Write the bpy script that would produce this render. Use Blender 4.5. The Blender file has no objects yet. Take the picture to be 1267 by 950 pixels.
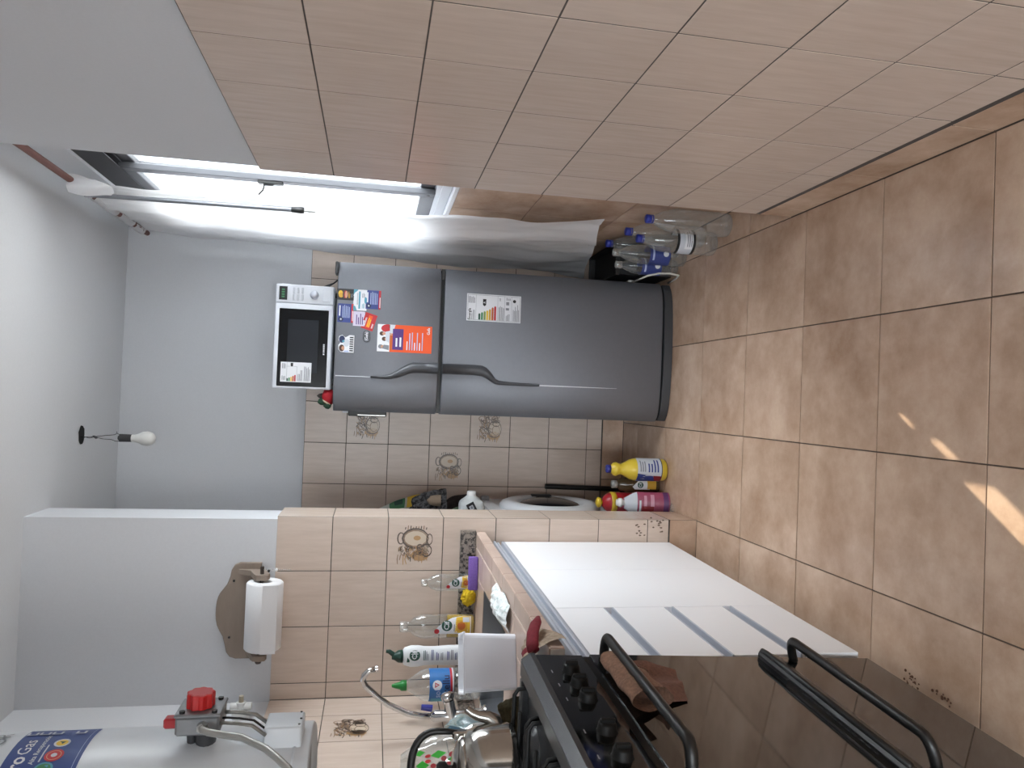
import bpy, bmesh, math, random
from mathutils import Vector, Matrix, noise
random.seed(7)
PI = math.pi
scn = bpy.context.scene
COL = scn.collection

# ------------------------------------------------------------------ camera
CAM_H, PITCH, YAW, ROLL = 1.2984, 0.18172, 0.020274, 0.042566
def camera():
    f = Vector((math.sin(YAW)*math.cos(PITCH), math.cos(YAW)*math.cos(PITCH), -math.sin(PITCH)))
    r = Vector((math.cos(YAW), -math.sin(YAW), 0)); u = r.cross(f)
    r2 = r*math.cos(ROLL) + u*math.sin(ROLL); u2 = -r*math.sin(ROLL) + u*math.cos(ROLL)
    # the photograph was taken with the phone on its side: picture right = room down
    X, Y, Z = -u2, r2, -f
    m = Matrix(((X.x, Y.x, Z.x, 0), (X.y, Y.y, Z.y, 0), (X.z, Y.z, Z.z, CAM_H), (0, 0, 0, 1)))
    cd = bpy.data.cameras.new('camera'); cd.sensor_width = 36; cd.sensor_fit = 'HORIZONTAL'
    cd.lens = 36*930.0/1267.0; cd.clip_start = 0.02
    o = bpy.data.objects.new('camera', cd); COL.objects.link(o); o.matrix_world = m
    scn.camera = o
camera()

# ------------------------------------------------------------------ sky, daylight, exposure
w = bpy.data.worlds.new('sky'); scn.world = w; w.use_nodes = True
bg = w.node_tree.nodes['Background']
bg.inputs['Strength'].default_value = 27.0
# overcast sky: brighter overhead than at the horizon, darker ground below
_n = w.node_tree.nodes; _l = w.node_tree.links
_tc = _n.new('ShaderNodeTexCoord'); _sx = _n.new('ShaderNodeSeparateXYZ'); _mr = _n.new('ShaderNodeMapRange'); _rp = _n.new('ShaderNodeValToRGB')
_l.new(_tc.outputs['Generated'], _sx.inputs[0]); _l.new(_sx.outputs['Z'], _mr.inputs['Value'])
_mr.inputs['From Min'].default_value = -1; _mr.inputs['From Max'].default_value = 1
_e = _rp.color_ramp.elements; _e[0].position = .47; _e[0].color = (.20, .20, .20, 1); _e[1].position = 1.0; _e[1].color = (.98, 1.02, 1.08, 1)
_m = _e.new(.53); _m.color = (.35, .37, .395, 1)
_l.new(_mr.outputs[0], _rp.inputs[0]); _l.new(_rp.outputs[0], bg.inputs['Color'])
def sun(direction, strength, angle):
    d = bpy.data.lights.new('sun', 'SUN'); d.energy = strength; d.angle = math.radians(angle); d.color = (1, .86, .68)
    o = bpy.data.objects.new('sun', d); COL.objects.link(o); o.location = (0, -3, 6)
    o.rotation_euler = Vector(direction).to_track_quat('-Z', 'Y').to_euler()
sun((-0.56, -0.8285, -0.90), 7.0, 0.2)
def portal(loc, size, rot):
    d = bpy.data.lights.new('daylight_portal', 'AREA'); d.shape = 'RECTANGLE'; d.size, d.size_y = size
    d.cycles.is_portal = True
    o = bpy.data.objects.new('daylight_portal', d); COL.objects.link(o); o.location = loc; o.rotation_euler = rot
portal((0.86, 2.86, 1.67), (1.3, 1.3), (0, PI/2, 0))
portal((-0.45, -1.74, 1.10), (0.8, 2.2), (PI/2, 0, 0))
scn.view_settings.view_transform = 'Standard'; scn.view_settings.look = 'None'
scn.view_settings.gamma = 1; scn.view_settings.exposure = 0.58
scn.view_settings.use_curve_mapping = False
scn.cycles.max_bounces = 10; scn.cycles.diffuse_bounces = 6; scn.cycles.transparent_max_bounces = 24
scn.cycles.sample_clamp_indirect = 8

# ------------------------------------------------------------------ materials
def srgb(h):
    h = h.lstrip('#'); c = [int(h[i:i+2], 16)/255 for i in (0, 2, 4)]
    return tuple(x/12.92 if x <= .04045 else ((x+.055)/1.055)**2.4 for x in c) + (1,)
MATS = {}
def pm(name, col, rough=.5, metal=0, spec=.5, **kw):
    """principled material, optional noise variation / bump"""
    if name in MATS: return MATS[name]
    m = bpy.data.materials.new(name); m.use_nodes = True; MATS[name] = m
    nt = m.node_tree; b = nt.nodes['Principled BSDF']
    c = srgb(col) if isinstance(col, str) else tuple(col) + (1,)
    b.inputs['Base Color'].default_value = c; b.inputs['Roughness'].default_value = rough
    b.inputs['Metallic'].default_value = metal; b.inputs['Specular IOR Level'].default_value = spec
    if kw.get('coat'): b.inputs['Coat Weight'].default_value = kw['coat']; b.inputs['Coat Roughness'].default_value = .05
    var = kw.get('var', 0); bump = kw.get('bump', 0); sc = kw.get('scale', 20); st = kw.get('stretch', (1, 1, 1))
    rnd = kw.get('rnd', 0)
    if var or bump:
        tc = nt.nodes.new('ShaderNodeTexCoord'); mp = nt.nodes.new('ShaderNodeMapping'); mp.inputs['Scale'].default_value = st
        nt.links.new(tc.outputs['Object'], mp.inputs['Vector'])
        vec = mp.outputs['Vector']
        if rnd:
            oi = nt.nodes.new('ShaderNodeObjectInfo'); ad = nt.nodes.new('ShaderNodeVectorMath'); ad.operation = 'MULTIPLY_ADD'
            ad.inputs[1].default_value = (37.1, 53.7, 11.3)
            nt.links.new(oi.outputs['Random'], ad.inputs[0]); nt.links.new(vec, ad.inputs[2]); vec = ad.outputs[0]
        n = nt.nodes.new('ShaderNodeTexNoise'); n.inputs['Scale'].default_value = sc; n.inputs['Detail'].default_value = kw.get('detail', 6)
        n.inputs['Roughness'].default_value = kw.get('nrough', .6)
        nt.links.new(vec, n.inputs['Vector'])
        if var:
            r = nt.nodes.new('ShaderNodeValToRGB')
            c2 = srgb(kw['col2']) if 'col2' in kw else tuple(x*(1-var) for x in c[:3]) + (1,)
            r.color_ramp.elements[0].color = c2; r.color_ramp.elements[1].color = c
            lo, hi = kw.get('ramp', (.35, .65))
            r.color_ramp.elements[0].position = lo; r.color_ramp.elements[1].position = hi
            nt.links.new(n.outputs['Fac'], r.inputs['Fac'])
            out = r.outputs['Color']
            if rnd:
                hv = nt.nodes.new('ShaderNodeHueSaturation'); mr = nt.nodes.new('ShaderNodeMapRange')
                mr.inputs['To Min'].default_value = 1-rnd; mr.inputs['To Max'].default_value = 1+rnd
                nt.links.new(oi.outputs['Random'], mr.inputs['Value']); nt.links.new(mr.outputs[0], hv.inputs['Value'])
                nt.links.new(out, hv.inputs['Color']); out = hv.outputs['Color']
            nt.links.new(out, b.inputs['Base Color'])
        if bump:
            bp = nt.nodes.new('ShaderNodeBump'); bp.inputs['Strength'].default_value = bump; bp.inputs['Distance'].default_value = kw.get('bdist', .004)
            nt.links.new(n.outputs['Fac'], bp.inputs['Height']); nt.links.new(bp.outputs[0], b.inputs['Normal'])
    return m
def clear(name, tint=(1, 1, 1), dens=.12, rough=.08, dif=.3):
    """thin clear plastic or glass: mostly see-through with a fresnel sheen"""
    if name in MATS: return MATS[name]
    m = bpy.data.materials.new(name); m.use_nodes = True; MATS[name] = m
    nt = m.node_tree; nt.nodes.remove(nt.nodes['Principled BSDF']); out = nt.nodes['Material Output']
    tr = nt.nodes.new('ShaderNodeBsdfTransparent'); tr.inputs[0].default_value = tint + (1,)
    gl = nt.nodes.new('ShaderNodeBsdfGlossy'); gl.inputs['Roughness'].default_value = rough
    lw = nt.nodes.new('ShaderNodeLayerWeight'); lw.inputs[0].default_value = .28
    ma = nt.nodes.new('ShaderNodeMath'); ma.operation = 'MULTIPLY_ADD'; ma.inputs[1].default_value = .55; ma.inputs[2].default_value = dens
    nt.links.new(lw.outputs['Facing'], ma.inputs[0])
    df = nt.nodes.new('ShaderNodeBsdfDiffuse'); df.inputs[0].default_value = tint + (1,)
    m1 = nt.nodes.new('ShaderNodeMixShader'); m1.inputs[0].default_value = dif
    nt.links.new(gl.outputs[0], m1.inputs[1]); nt.links.new(df.outputs[0], m1.inputs[2])
    mx = nt.nodes.new('ShaderNodeMixShader'); nt.links.new(ma.outputs[0], mx.inputs[0])
    nt.links.new(tr.outputs[0], mx.inputs[1]); nt.links.new(m1.outputs[0], mx.inputs[2]); nt.links.new(mx.outputs[0], out.inputs[0])
    return m
def sheer(name, col, trans=.5):
    if name in MATS: return MATS[name]
    m = bpy.data.materials.new(name); m.use_nodes = True; MATS[name] = m
    nt = m.node_tree; nt.nodes.remove(nt.nodes['Principled BSDF']); out = nt.nodes['Material Output']
    d = nt.nodes.new('ShaderNodeBsdfDiffuse'); t = nt.nodes.new('ShaderNodeBsdfTranslucent')
    d.inputs[0].default_value = srgb(col); t.inputs[0].default_value = srgb(col)
    n = nt.nodes.new('ShaderNodeTexNoise'); n.inputs['Scale'].default_value = 45; n.inputs['Detail'].default_value = 8
    tc = nt.nodes.new('ShaderNodeTexCoord'); nt.links.new(tc.outputs['Object'], n.inputs['Vector'])
    bp = nt.nodes.new('ShaderNodeBump'); bp.inputs['Strength'].default_value = .25; bp.inputs['Distance'].default_value = .004
    nt.links.new(n.outputs['Fac'], bp.inputs['Height']); nt.links.new(bp.outputs[0], d.inputs['Normal'])
    mx = nt.nodes.new('ShaderNodeMixShader'); mx.inputs[0].default_value = trans
    nt.links.new(d.outputs[0], mx.inputs[1]); nt.links.new(t.outputs[0], mx.inputs[2]); nt.links.new(mx.outputs[0], out.inputs[0])
    return m

PAINT = pm('wall_paint', '#d1d3d7', .75, bump=.06, scale=140, bdist=.002, var=.03)
CEILP = pm('ceiling_paint', '#d0d1d3', .8, bump=.05, scale=120, bdist=.002, var=.03)
TILE = pm('beige_wall_tile', '#d0bfb2', .25, spec=.4, var=1, col2='#c5b3a5', scale=7, stretch=(9, 1, 1), rnd=.03, ramp=(.3, .7))
GROUT = pm('grey_grout', '#544d48', .9, var=.3, scale=30)
FGROUT = pm('dark_floor_grout', '#5d4f45', .9, var=.3, scale=30)
FTILE = pm('sandy_floor_tile', '#ceb39d', .27, spec=.5, var=1, col2='#a3836b', scale=3.6, detail=10, nrough=.68, rnd=.03, ramp=(.32, .66), bump=.05, bdist=.002)
MORTAR = pm('rough_cement', '#86837f', .95, var=.35, scale=40, bump=.5)
WHITE = pm('white_melamine', '#f1f2f5', .35)
ALU = pm('aluminium', '#b9bec8', .35, metal=.75)
BLACKP = pm('black_plastic', '#141414', .4)
DGREY = pm('dark_grey_plastic', '#3a3b3e', .45)
CHROME = pm('chrome', '#c9c9c9', .12, metal=1)
STEEL = pm('stainless_steel', '#b4b2ae', .28, metal=1, bump=.03, scale=60, stretch=(1, 1, 12))

# ------------------------------------------------------------------ mesh builder
def world_of(o):
    M = o.matrix_basis.copy()
    while o.parent: o = o.parent; M = o.matrix_basis @ M
    return M
class MB:
    def __init__(s, xf=None): s.bm = bmesh.new(); s.m = 0; s.xf = xf; s.start = 0
    def _fin(s, faces, smooth=False):
        for f in faces: f.material_index = s.m; f.smooth = smooth
    def verts(s, pts, faces, smooth=False):
        vs = [s.bm.verts.new(p) for p in pts]; fs = []
        for f in faces:
            try: fs.append(s.bm.faces.new([vs[i] for i in f]))
            except ValueError: pass
        s._fin(fs, smooth); return vs
    def box(s, lo, hi, bev=0, rot=None, seg=1):
        lo, hi = Vector(lo), Vector(hi); c = (lo+hi)/2; d = (hi-lo)/2
        b = min(bev, min(abs(x) for x in d)*.95)
        t = bmesh.new(); bmesh.ops.create_cube(t, size=2)
        for v in t.verts: v.co = Vector((v.co.x*d.x, v.co.y*d.y, v.co.z*d.z))
        if b > 0: bmesh.ops.bevel(t, geom=t.edges[:], offset=b, segments=seg, profile=.5, affect='EDGES')
        R = rot or Matrix.Identity(3)
        t.verts.index_update()
        s.verts([R @ v.co + c for v in t.verts], [[v.index for v in f.verts] for f in t.faces], bev > 0 and seg > 1)
        t.free()
    def cyl(s, a, b, r0, r1=None, n=16, caps=True, smooth=True):
        a, b = Vector(a), Vector(b); r1 = r0 if r1 is None else r1
        q = (b-a).to_track_quat('Z', 'Y'); pts = []
        for p, r in ((a, r0), (b, r1)):
            for i in range(n): pts.append(p + q @ Vector((r*math.cos(2*PI*i/n), r*math.sin(2*PI*i/n), 0)))
        s.verts(pts, [(i, (i+1) % n, n+(i+1) % n, n+i) for i in range(n)], smooth)
        if caps:
            s.verts(pts[:n], [tuple(range(n))[::-1]]); s.verts(pts[n:], [tuple(range(n))])
    def lathe(s, prof, o=(0, 0, 0), axis=(0, 0, 1), n=20, sx=1, sy=1, smooth=True, rotz=0):
        o = Vector(o); q = Vector(axis).to_track_quat('Z', 'Y'); pts = []; k = len(prof)
        for r, z in prof:
            for i in range(n):
                a = 2*PI*i/n + rotz; pts.append(o + q @ Vector((max(r, 1e-5)*math.cos(a)*sx, max(r, 1e-5)*math.sin(a)*sy, z)))
        fs = [(j*n+i, j*n+(i+1) % n, (j+1)*n+(i+1) % n, (j+1)*n+i) for j in range(k-1) for i in range(n)]
        s.verts(pts, fs, smooth)
    def tube(s, path, r, n=10, caps=True, flat=1):
        path = [Vector(p) for p in path]; pts = []; k = len(path)
        rs = r if isinstance(r, (list, tuple)) else [r]*k
        up = None
        for i, p in enumerate(path):
            d = (path[min(i+1, k-1)] - path[max(i-1, 0)]).normalized()
            if up is None: up = d.orthogonal().normalized()
            up = (up - d*up.dot(d)).normalized(); sd = d.cross(up)
            for j in range(n):
                a = 2*PI*j/n; pts.append(p + (up*math.cos(a)*flat + sd*math.sin(a))*rs[i])
        fs = [(i*n+j, i*n+(j+1) % n, (i+1)*n+(j+1) % n, (i+1)*n+j) for i in range(k-1) for j in range(n)]
        if caps: fs += [tuple(range(n))[::-1], tuple(range((k-1)*n, k*n))]
        s.verts(pts, fs, True)
    def prism(s, poly, depth, M=None, smooth=False, bev=0):
        """poly in local XY extruded along +Z by depth, placed by M"""
        M = M or Matrix.Identity(4); n = len(poly)
        t = bmesh.new(); vs = [t.verts.new((x, y, 0)) for x, y in poly]; f = t.faces.new(vs)
        if f.normal.z < 0 or f.calc_area() == 0: pass
        f.normal_update()
        if f.normal.z > 0: f.normal_flip()
        e = bmesh.ops.extrude_face_region(t, geom=[f]); 
        for v in [g for g in e['geom'] if isinstance(g, bmesh.types.BMVert)]: v.co.z = depth
        if bev:
            ed = [x for x in t.edges if all(abs(v.co.z-depth) < 1e-6 for v in x.verts)]
            bmesh.ops.bevel(t, geom=ed, offset=bev, segments=2, profile=.5, affect='EDGES')
        bmesh.ops.recalc_face_normals(t, faces=t.faces[:]); t.verts.index_update()
        s.verts([M @ v.co for v in t.verts], [[v.index for v in g.verts] for g in t.faces], smooth); t.free()
    def flat(s, poly, M=None):
        M = M or Matrix.Identity(4)
        s.verts([M @ Vector((p[0], p[1], p[2] if len(p) > 2 else 0)) for p in poly], [tuple(range(len(poly)))])
    def rect(s, x0, y0, x1, y1, M=None, z=0): s.flat([(x0, y0, z), (x1, y0, z), (x1, y1, z), (x0, y1, z)], M)
    def disc(s, cx, cy, r, M=None, z=0, n=18, ry=None, a0=0, a1=2*PI):
        ry = ry or r
        s.flat([(cx+r*math.cos(a0+(a1-a0)*i/n), cy+ry*math.sin(a0+(a1-a0)*i/n), z) for i in range(n)], M)
    def stroke(s, pts, wd, M=None, z=0):
        """flat ribbon along 2-D points, tapered"""
        n = len(pts); L, R = [], []
        for i, p in enumerate(pts):
            a, b = Vector(pts[max(i-1, 0)]), Vector(pts[min(i+1, n-1)]); d = (b-a)
            if d.length < 1e-9: continue
            d.normalize(); q = Vector((-d.y, d.x)); ww = wd*(.35+.65*math.sin(PI*(i+.5)/n))/2; p = Vector(p)
            L.append(p+q*ww); R.append(p-q*ww)
        M = M or Matrix.Identity(4)
        k = len(L); s.verts([M @ Vector((p.x, p.y, z)) for p in R+L], [(i, i+1, k+i+1, k+i) for i in range(k-1)])
    def grid(s, fn, nu, nv, smooth=True):
        pts = [fn(i/nu, j/nv) for j in range(nv+1) for i in range(nu+1)]
        s.verts(pts, [(j*(nu+1)+i, j*(nu+1)+i+1, (j+1)*(nu+1)+i+1, (j+1)*(nu+1)+i) for j in range(nv) for i in range(nu)], smooth)
    def text(s, txt, size, M, z=0, italic=0, bold=0, align='CENTER'):
        c = bpy.data.curves.new('t', 'FONT'); c.body = txt; c.size = size; c.shear = italic; c.offset = bold*size*.02
        c.align_x = align; c.align_y = 'CENTER'; c.resolution_u = 2
        o = bpy.data.objects.new('t', c); COL.objects.link(o); dg = bpy.context.evaluated_depsgraph_get()
        me = o.evaluated_get(dg).to_mesh()
        s.verts([M @ Vector((v.co.x, v.co.y, z)) for v in me.vertices], [tuple(p.vertices) for p in me.polygons])
        o.evaluated_get(dg).to_mesh_clear(); bpy.data.objects.remove(o); bpy.data.curves.remove(c)
    def build(s, name, mats, parent=None, room=False):
        me = bpy.data.meshes.new(name)
        if s.xf:
            for v in s.bm.verts: v.co = s.xf(v.co)
        if room:
            mi = world_of(parent).inverted()
            for v in s.bm.verts: v.co = mi @ v.co
        s.bm.to_mesh(me); s.bm.free()
        for m in (mats if isinstance(mats, (list, tuple)) else [mats]): me.materials.append(m)
        o = bpy.data.objects.new(name, me); COL.objects.link(o)
        if parent: o.parent = parent
        return o
def thing(name, label, cat, loc=(0, 0, 0), rotz=0, group=None):
    """an Empty at the base; parts are built in its local frame"""
    o = bpy.data.objects.new(name, None); COL.objects.link(o); o.empty_display_size = .05
    o.location = loc; o.rotation_euler = (0, 0, rotz); tag(o, label, cat, group); return o
def tag(o, label, cat, group=None):
    o['label'] = label; o['category'] = cat
    if group: o['group'] = group
    return o
def struct(o): o['kind'] = 'structure'; return o
def copy_tree(o, parent=None):
    c = o.copy(); COL.objects.link(c)
    if parent: c.parent = parent
    for ch in o.children: copy_tree(ch, c)
    return c
def frame(o, x, y, n=(0, 0, 1)):
    """4x4 from origin and two in-plane axes (third = x cross y)"""
    x, y = Vector(x).normalized(), Vector(y).normalized(); z = x.cross(y); o = Vector(o)
    return Matrix(((x.x, y.x, z.x, o.x), (x.y, y.y, z.y, o.y), (x.z, y.z, z.z, o.z), (0, 0, 0, 1)))
def nz(p, s=1, seed=0): return noise.noise(Vector(p)*s + Vector((seed, seed*1.7, seed*.3)))
# ================================================================== THE ROOM
YP, XN, XW, YB, XL, YR, ZC = 2.841, 0.62, 0.74, 3.78, -1.12, -1.60, 2.46   # tile faces and limits
YE, XE, YPB = 2.214, -0.457, 3.057                                          # pillar corner, partition end, partition back
TT = 0.008

def slab_wall(name, boxes, mat=PAINT):
    m = MB()
    for lo, hi in boxes: m.box(lo, hi)
    return struct(m.build(name, mat))

# ---- floor
m = MB(); m.box((-1.35, YR-.1, -.10), (1.0, YB+.1, -.003)); FLOOR = struct(m.build('floor', FGROUT))
def tile_mesh(w, h, t, name, mat, gap=.003, bev=.0006):
    mb = MB(); mb.box((-w/2+gap/2, -h/2+gap/2, -t), (w/2-gap/2, h/2-gap/2, 0), bev)
    me = bpy.data.meshes.new(name); mb.bm.to_mesh(me); mb.bm.free(); me.materials.append(mat); return me
TM = {}
def put_tile(parent, name, w, h, M, mat, t=TT, gap=.0028):
    k = (round(w, 3), round(h, 3), mat.name)
    if k not in TM: TM[k] = tile_mesh(w, h, t, name, mat, gap)
    o = bpy.data.objects.new(name, TM[k]); COL.objects.link(o); o.parent = parent; o.matrix_local = M; return o
X0, Y0, S = -0.461, 2.842, 0.36
rt = random.Random(3)
for i in range(-2, 4):
    for j in range(-3, 13):
        x0, x1 = X0+S*i, X0+S*(i+1); y1, y0 = Y0-S*j, Y0-S*(j+1)
        if i == 3: x1 = XW-.001
        if i == -2: x0 = XL+.001
        if i == 3 and y1 < YE: continue
        if i == 3 and y0 < YE: y0 = YE
        y1 = min(y1, YB-.002); y0 = max(y0, YR)
        if y1-y0 < .02: continue
        M = Matrix.Translation(((x0+x1)/2, (y0+y1)/2, rt.uniform(-.0006, .0004)))
        put_tile(FLOOR, 'floor_tile', x1-x0, y1-y0, M, FTILE, gap=.0035)

# ---- ceiling
m = MB(); m.box((-1.35, YR-.1, ZC), (1.0, YB+.1, ZC+.12)); struct(m.build('ceiling', CEILP))

# ---- wall tile helpers
MOTIF = [pm('motif_dark_sepia', '#54463c', .3), pm('motif_sepia', '#8d7460', .3), pm('motif_ochre', '#b08a5e', .3), pm('motif_cream', '#c9b8a4', .3)]
def motif(kind):
    """sepia print of a pot and fruit: drawn strokes lying on the tile face"""
    r = random.Random(kind); mb = MB(); z = .0004
    def ell(cx, cy, rx, ry, wd, c, a0=0, a1=2*PI):
        mb.m = c; mb.stroke([(cx+rx*math.cos(a0+(a1-a0)*i/14), cy+ry*math.sin(a0+(a1-a0)*i/14)) for i in range(15)], wd*1.2, z=z+.0002)
    mb.m = 2; mb.disc(.012, -.028, .022, z=z, ry=.014); mb.m = 3
    if kind == 1:
        mb.m = 3; mb.disc(.0, .014, .03, z=z, ry=.022)
        mb.m = 2; mb.disc(.004, .015, .009, z=z+.0001, ry=.006)
        ell(0, .014, .032, .024, .0042, 0); ell(0, .014, .029, .02, .003, 1)
        ell(-.036, .014, .008, .014, .0028, 0); ell(.035, .012, .007, .013, .0028, 0)
        for i in range(9):
            x = -.026+i*.0065; mb.m = i % 2; mb.stroke([(x, .036), (x+.001, .041+r.random()*.006)], .003, z=z)
        ell(.026, -.016, .015, .015, .004, 0); mb.m = 3; mb.disc(.026, -.014, .008, z=z+.0003); ell(.012, -.008, .007, .007, .003, 0)
    else:
        mb.m = 3; mb.disc(.016, -.006, .022, z=z, ry=.027)
        ell(.016, -.006, .022, .028, .003, 0); ell(.02, .012, .012, .009, .0025, 0); ell(.02, -.01, .013, .016, .002, 1)
        for i in range(16):
            ell(-.032+r.random()*.06, .008+r.random()*.03, .004+r.random()*.006, .004+r.random()*.005, .0026, r.choice((0, 0, 1)))
    for i in range(70 if kind == 1 else 80):
        x, y = r.uniform(-.038, .034 if kind == 1 else .0), r.uniform(-.026, -.004) if kind == 1 else r.uniform(-.03, .03)
        a = r.uniform(-.9, .9)-PI/2; L = r.uniform(.006, .016); mb.m = r.choice((0, 0, 1, 1, 2))
        mb.stroke([(x, y), (x+.5*L*math.cos(a), y+.5*L*math.sin(a)), (x+L*math.cos(a+.4), y+L*math.sin(a+.4))], .0026, z=z+.0003)
    for i in range(12):
        x = -.042+i*.0065; y0 = -.026; L = r.uniform(.012, .026); mb.m = r.choice((0, 1, 1, 2))
        mb.stroke([(x, y0), (x+r.uniform(-.002, .002), y0-L*.5), (x+r.uniform(-.003, .003), y0-L)], .0028, z=z)
    me = bpy.data.meshes.new('printed_motif'); mb.bm.to_mesh(me); mb.bm.free()
    for x in MOTIF: me.materials.append(x)
    return me
MO = {1: motif(1), 2: motif(2)}
def tile_field(parent, origin, xa, ya, cols, rows, deco={}, mat=TILE, skip=None, jit=.0003):
    """cols, rows: joint positions along the two in-plane axes (metres from origin)"""
    F = frame(origin, xa, ya); r = random.Random(len(cols)*7+len(rows))
    for i in range(len(cols)-1):
        for j in range(len(rows)-1):
            if skip and skip(i, j): continue
            w, h = cols[i+1]-cols[i], rows[j+1]-rows[j]
            cx, cy = (cols[i]+cols[i+1])/2, (rows[j]+rows[j+1])/2
            M = F @ Matrix.Translation((cx, cy, r.uniform(-jit, jit))) @ Matrix.Rotation(r.uniform(-.002, .002), 4, 'Z')
            t = put_tile(parent, 'wall_tile' if mat is TILE else 'brown_tile', w, h, M, mat)
            if (i, j) in deco:
                o = bpy.data.objects.new('printed_motif', MO[deco[(i, j)]]); COL.objects.link(o); o.parent = t
                s = 1.5; o.matrix_local = Matrix.Rotation(-PI/2, 4, 'Z') @ Matrix.Diagonal((s, s, 1, 1))
def skirting(parent, origin, xa, ya, length, step, h=.109, off=0.0):
    F = frame(origin, xa, ya); x = -off
    while x < length-.004:
        a, b = max(x, 0), min(x+step, length); x += step
        if b-a < .01: continue
        put_tile(parent, 'skirting_tile', b-a, h, F @ Matrix.Translation(((a+b)/2, h/2, 0)), FTILE, gap=.003)
ROWS = [.122, .212, .416, .62, .824, 1.028, 1.232, 1.436, 1.64]
UP = (0, 0, 1)

# ---- right wall: the thick pier nearest the camera
WR = slab_wall('wall_right', [((XN+TT, YR-.1, 0), (1.0, YE-TT, ZC))])
m = MB(); m.box((XN+.0006, YR, .10), (XN+TT+.001, YE-.002, 1.64)); m.build('grout_bed', GROUT, WR)
m = MB(); m.box((XN+.001, YR, .107), (XN+TT+.002, YE-.002, .124)); m.build('cement_strip', MORTAR, WR)
cj = [2.212-.2072*k for k in range(0, 14)]
cj = [YE-c for c in cj] if False else cj
tile_field(WR, (XN, 0, 0), (0, -1, 0), UP, [-c for c in cj], ROWS)
skirting(WR, (XN, YE-.002, 0), (0, -1, 0), UP, 3.8, .36, off=.27)

# ---- window wall (recess behind the pier): brown tiles to the sill, window opening, paint above
WY0, WY1, WZ0, WZ1 = 2.10, 3.46, 1.03, 2.305
WW = slab_wall('wall_window', [((XW+TT, YE-.1, 0), (1.0, YB+.1, WZ0)), ((XW+TT, YE-.1, WZ1), (1.0, YB+.1, ZC)), ((XW+TT, WY1, WZ0), (1.0, YB+.1, WZ1))])
m = MB(); m.box((XW+.003, YE-TT, .0), (XW+TT+.001, YB, WZ0)); m.build('grout_bed', FGROUT, WW)
tile_field(WW, (XW, 0, 0), (0, -1, 0), UP, [-YB, -3.652, -3.292, -2.932, -2.572, -YE], [0, .367, .728, 1.028], mat=FTILE)
m = MB(); m.box((XW-.002, YE, 1.026), (XW+.07, WY1+.03, 1.045), .003); struct(m.build('trim_1', pm('sill_white', '#dfe1e6', .35)))

# ---- window: aluminium frame with two sliding sashes
W = struct(MB().build('window_1', ALU)); 
FR = pm('window_aluminium', '#c9ccd2', .45, metal=.3)
FRD = pm('backlit_window_track', '#3a3a3e', .6, metal=.2); SASH = pm('backlit_sash_aluminium', '#58595e', .55, metal=.3)  # sash and top track darkened in colour to stand for backlit shade
m = MB()
m.box((.757, WY0, 1.045), (.83, WY1, 1.085), .003)
m.box((.757, WY1-.04, 1.085), (.83, WY1, 2.235), .003); m.box((.757, WY0, 1.085), (.83, WY0+.04, 2.235), .003)
m.build('window_frame', FR, W)
m = MB()
for x in (.7545, .779, .803): m.box((x-.0015, WY0, 2.20), (x+.0015, WY1, 2.236))
m.box((.757, WY0, 2.235), (.83, WY1, WZ1), .003); m.build('top_track', FRD, W)
m = MB()
for x in (.760, .786, .811): m.box((x-.0012, WY0, 1.084), (x+.0012, WY1, 1.10))
m.build('bottom_track', FR, W)
GLASS = clear('window_glass', (.97, .985, .98), .03, .02)
for (x, y0, y1) in ((.760, 2.838, 3.43), (.788, 2.14, 2.955)):
    m = MB(); a, b = x, x+.022
    m.box((a, y0, 1.10), (b, y0+.046, 2.215), .002); m.box((a, y1-.046, 1.10), (b, y1, 2.215), .002)
    m.box((a, y0+.046, 1.10), (b, y1-.046, 1.155), .002); m.box((a, y0+.046, 2.165), (b, y1-.046, 2.215), .002)
    sh = m.build('sash', SASH, W)
    m = MB(); m.box((x+.009, y0+.04, 1.15), (x+.013, y1-.04, 2.17)); m.build('pane', GLASS, sh)
m = MB(); m.box((.749, 2.842, 1.655), (.761, 2.872, 1.745), .003)
m.box((.744, 2.849, 1.69), (.750, 2.865, 1.725), .002); lk = m.build('window_lock', BLACKP, W)
m = MB(); m.tube([(.746, 2.857, 1.722), (.728, 2.862, 1.727), (.712, 2.868, 1.742)], .0035, 6); m.build('lock_lever', BLACKP, lk)
m = MB(); m.cyl((.7585, 2.862, 1.125), (.7625, 2.862, 1.125), .006, n=10); m.cyl((.786, 2.72, 1.122), (.790, 2.72, 1.122), .006, n=10); m.build('screw', BLACKP, W)

# ---- back wall
WB = slab_wall('wall_back', [((-1.35, YB+TT, 0), (1.0, YB+.15, ZC))])
m = MB(); m.box((XL, YB+.0006, 0), (XW, YB+TT+.001, 1.62)); m.build('grout_bed', GROUT, WB)
RB = [.117, .198, .402, .605, .809, 1.012, 1.216, 1.42, 1.62]
CB = [XL, -1.048, -.848, -.648, -.448, -.248, -.048, .152, .352, .552, XW]
tile_field(WB, (0, YB, 0), (1, 0, 0), UP, CB, RB, {(5, 6): 2, (5, 3): 2, (4, 4): 1})
skirting(WB, (XL, YB, 0), (1, 0, 0), UP, XW-XL, .36, h=.113)

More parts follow.
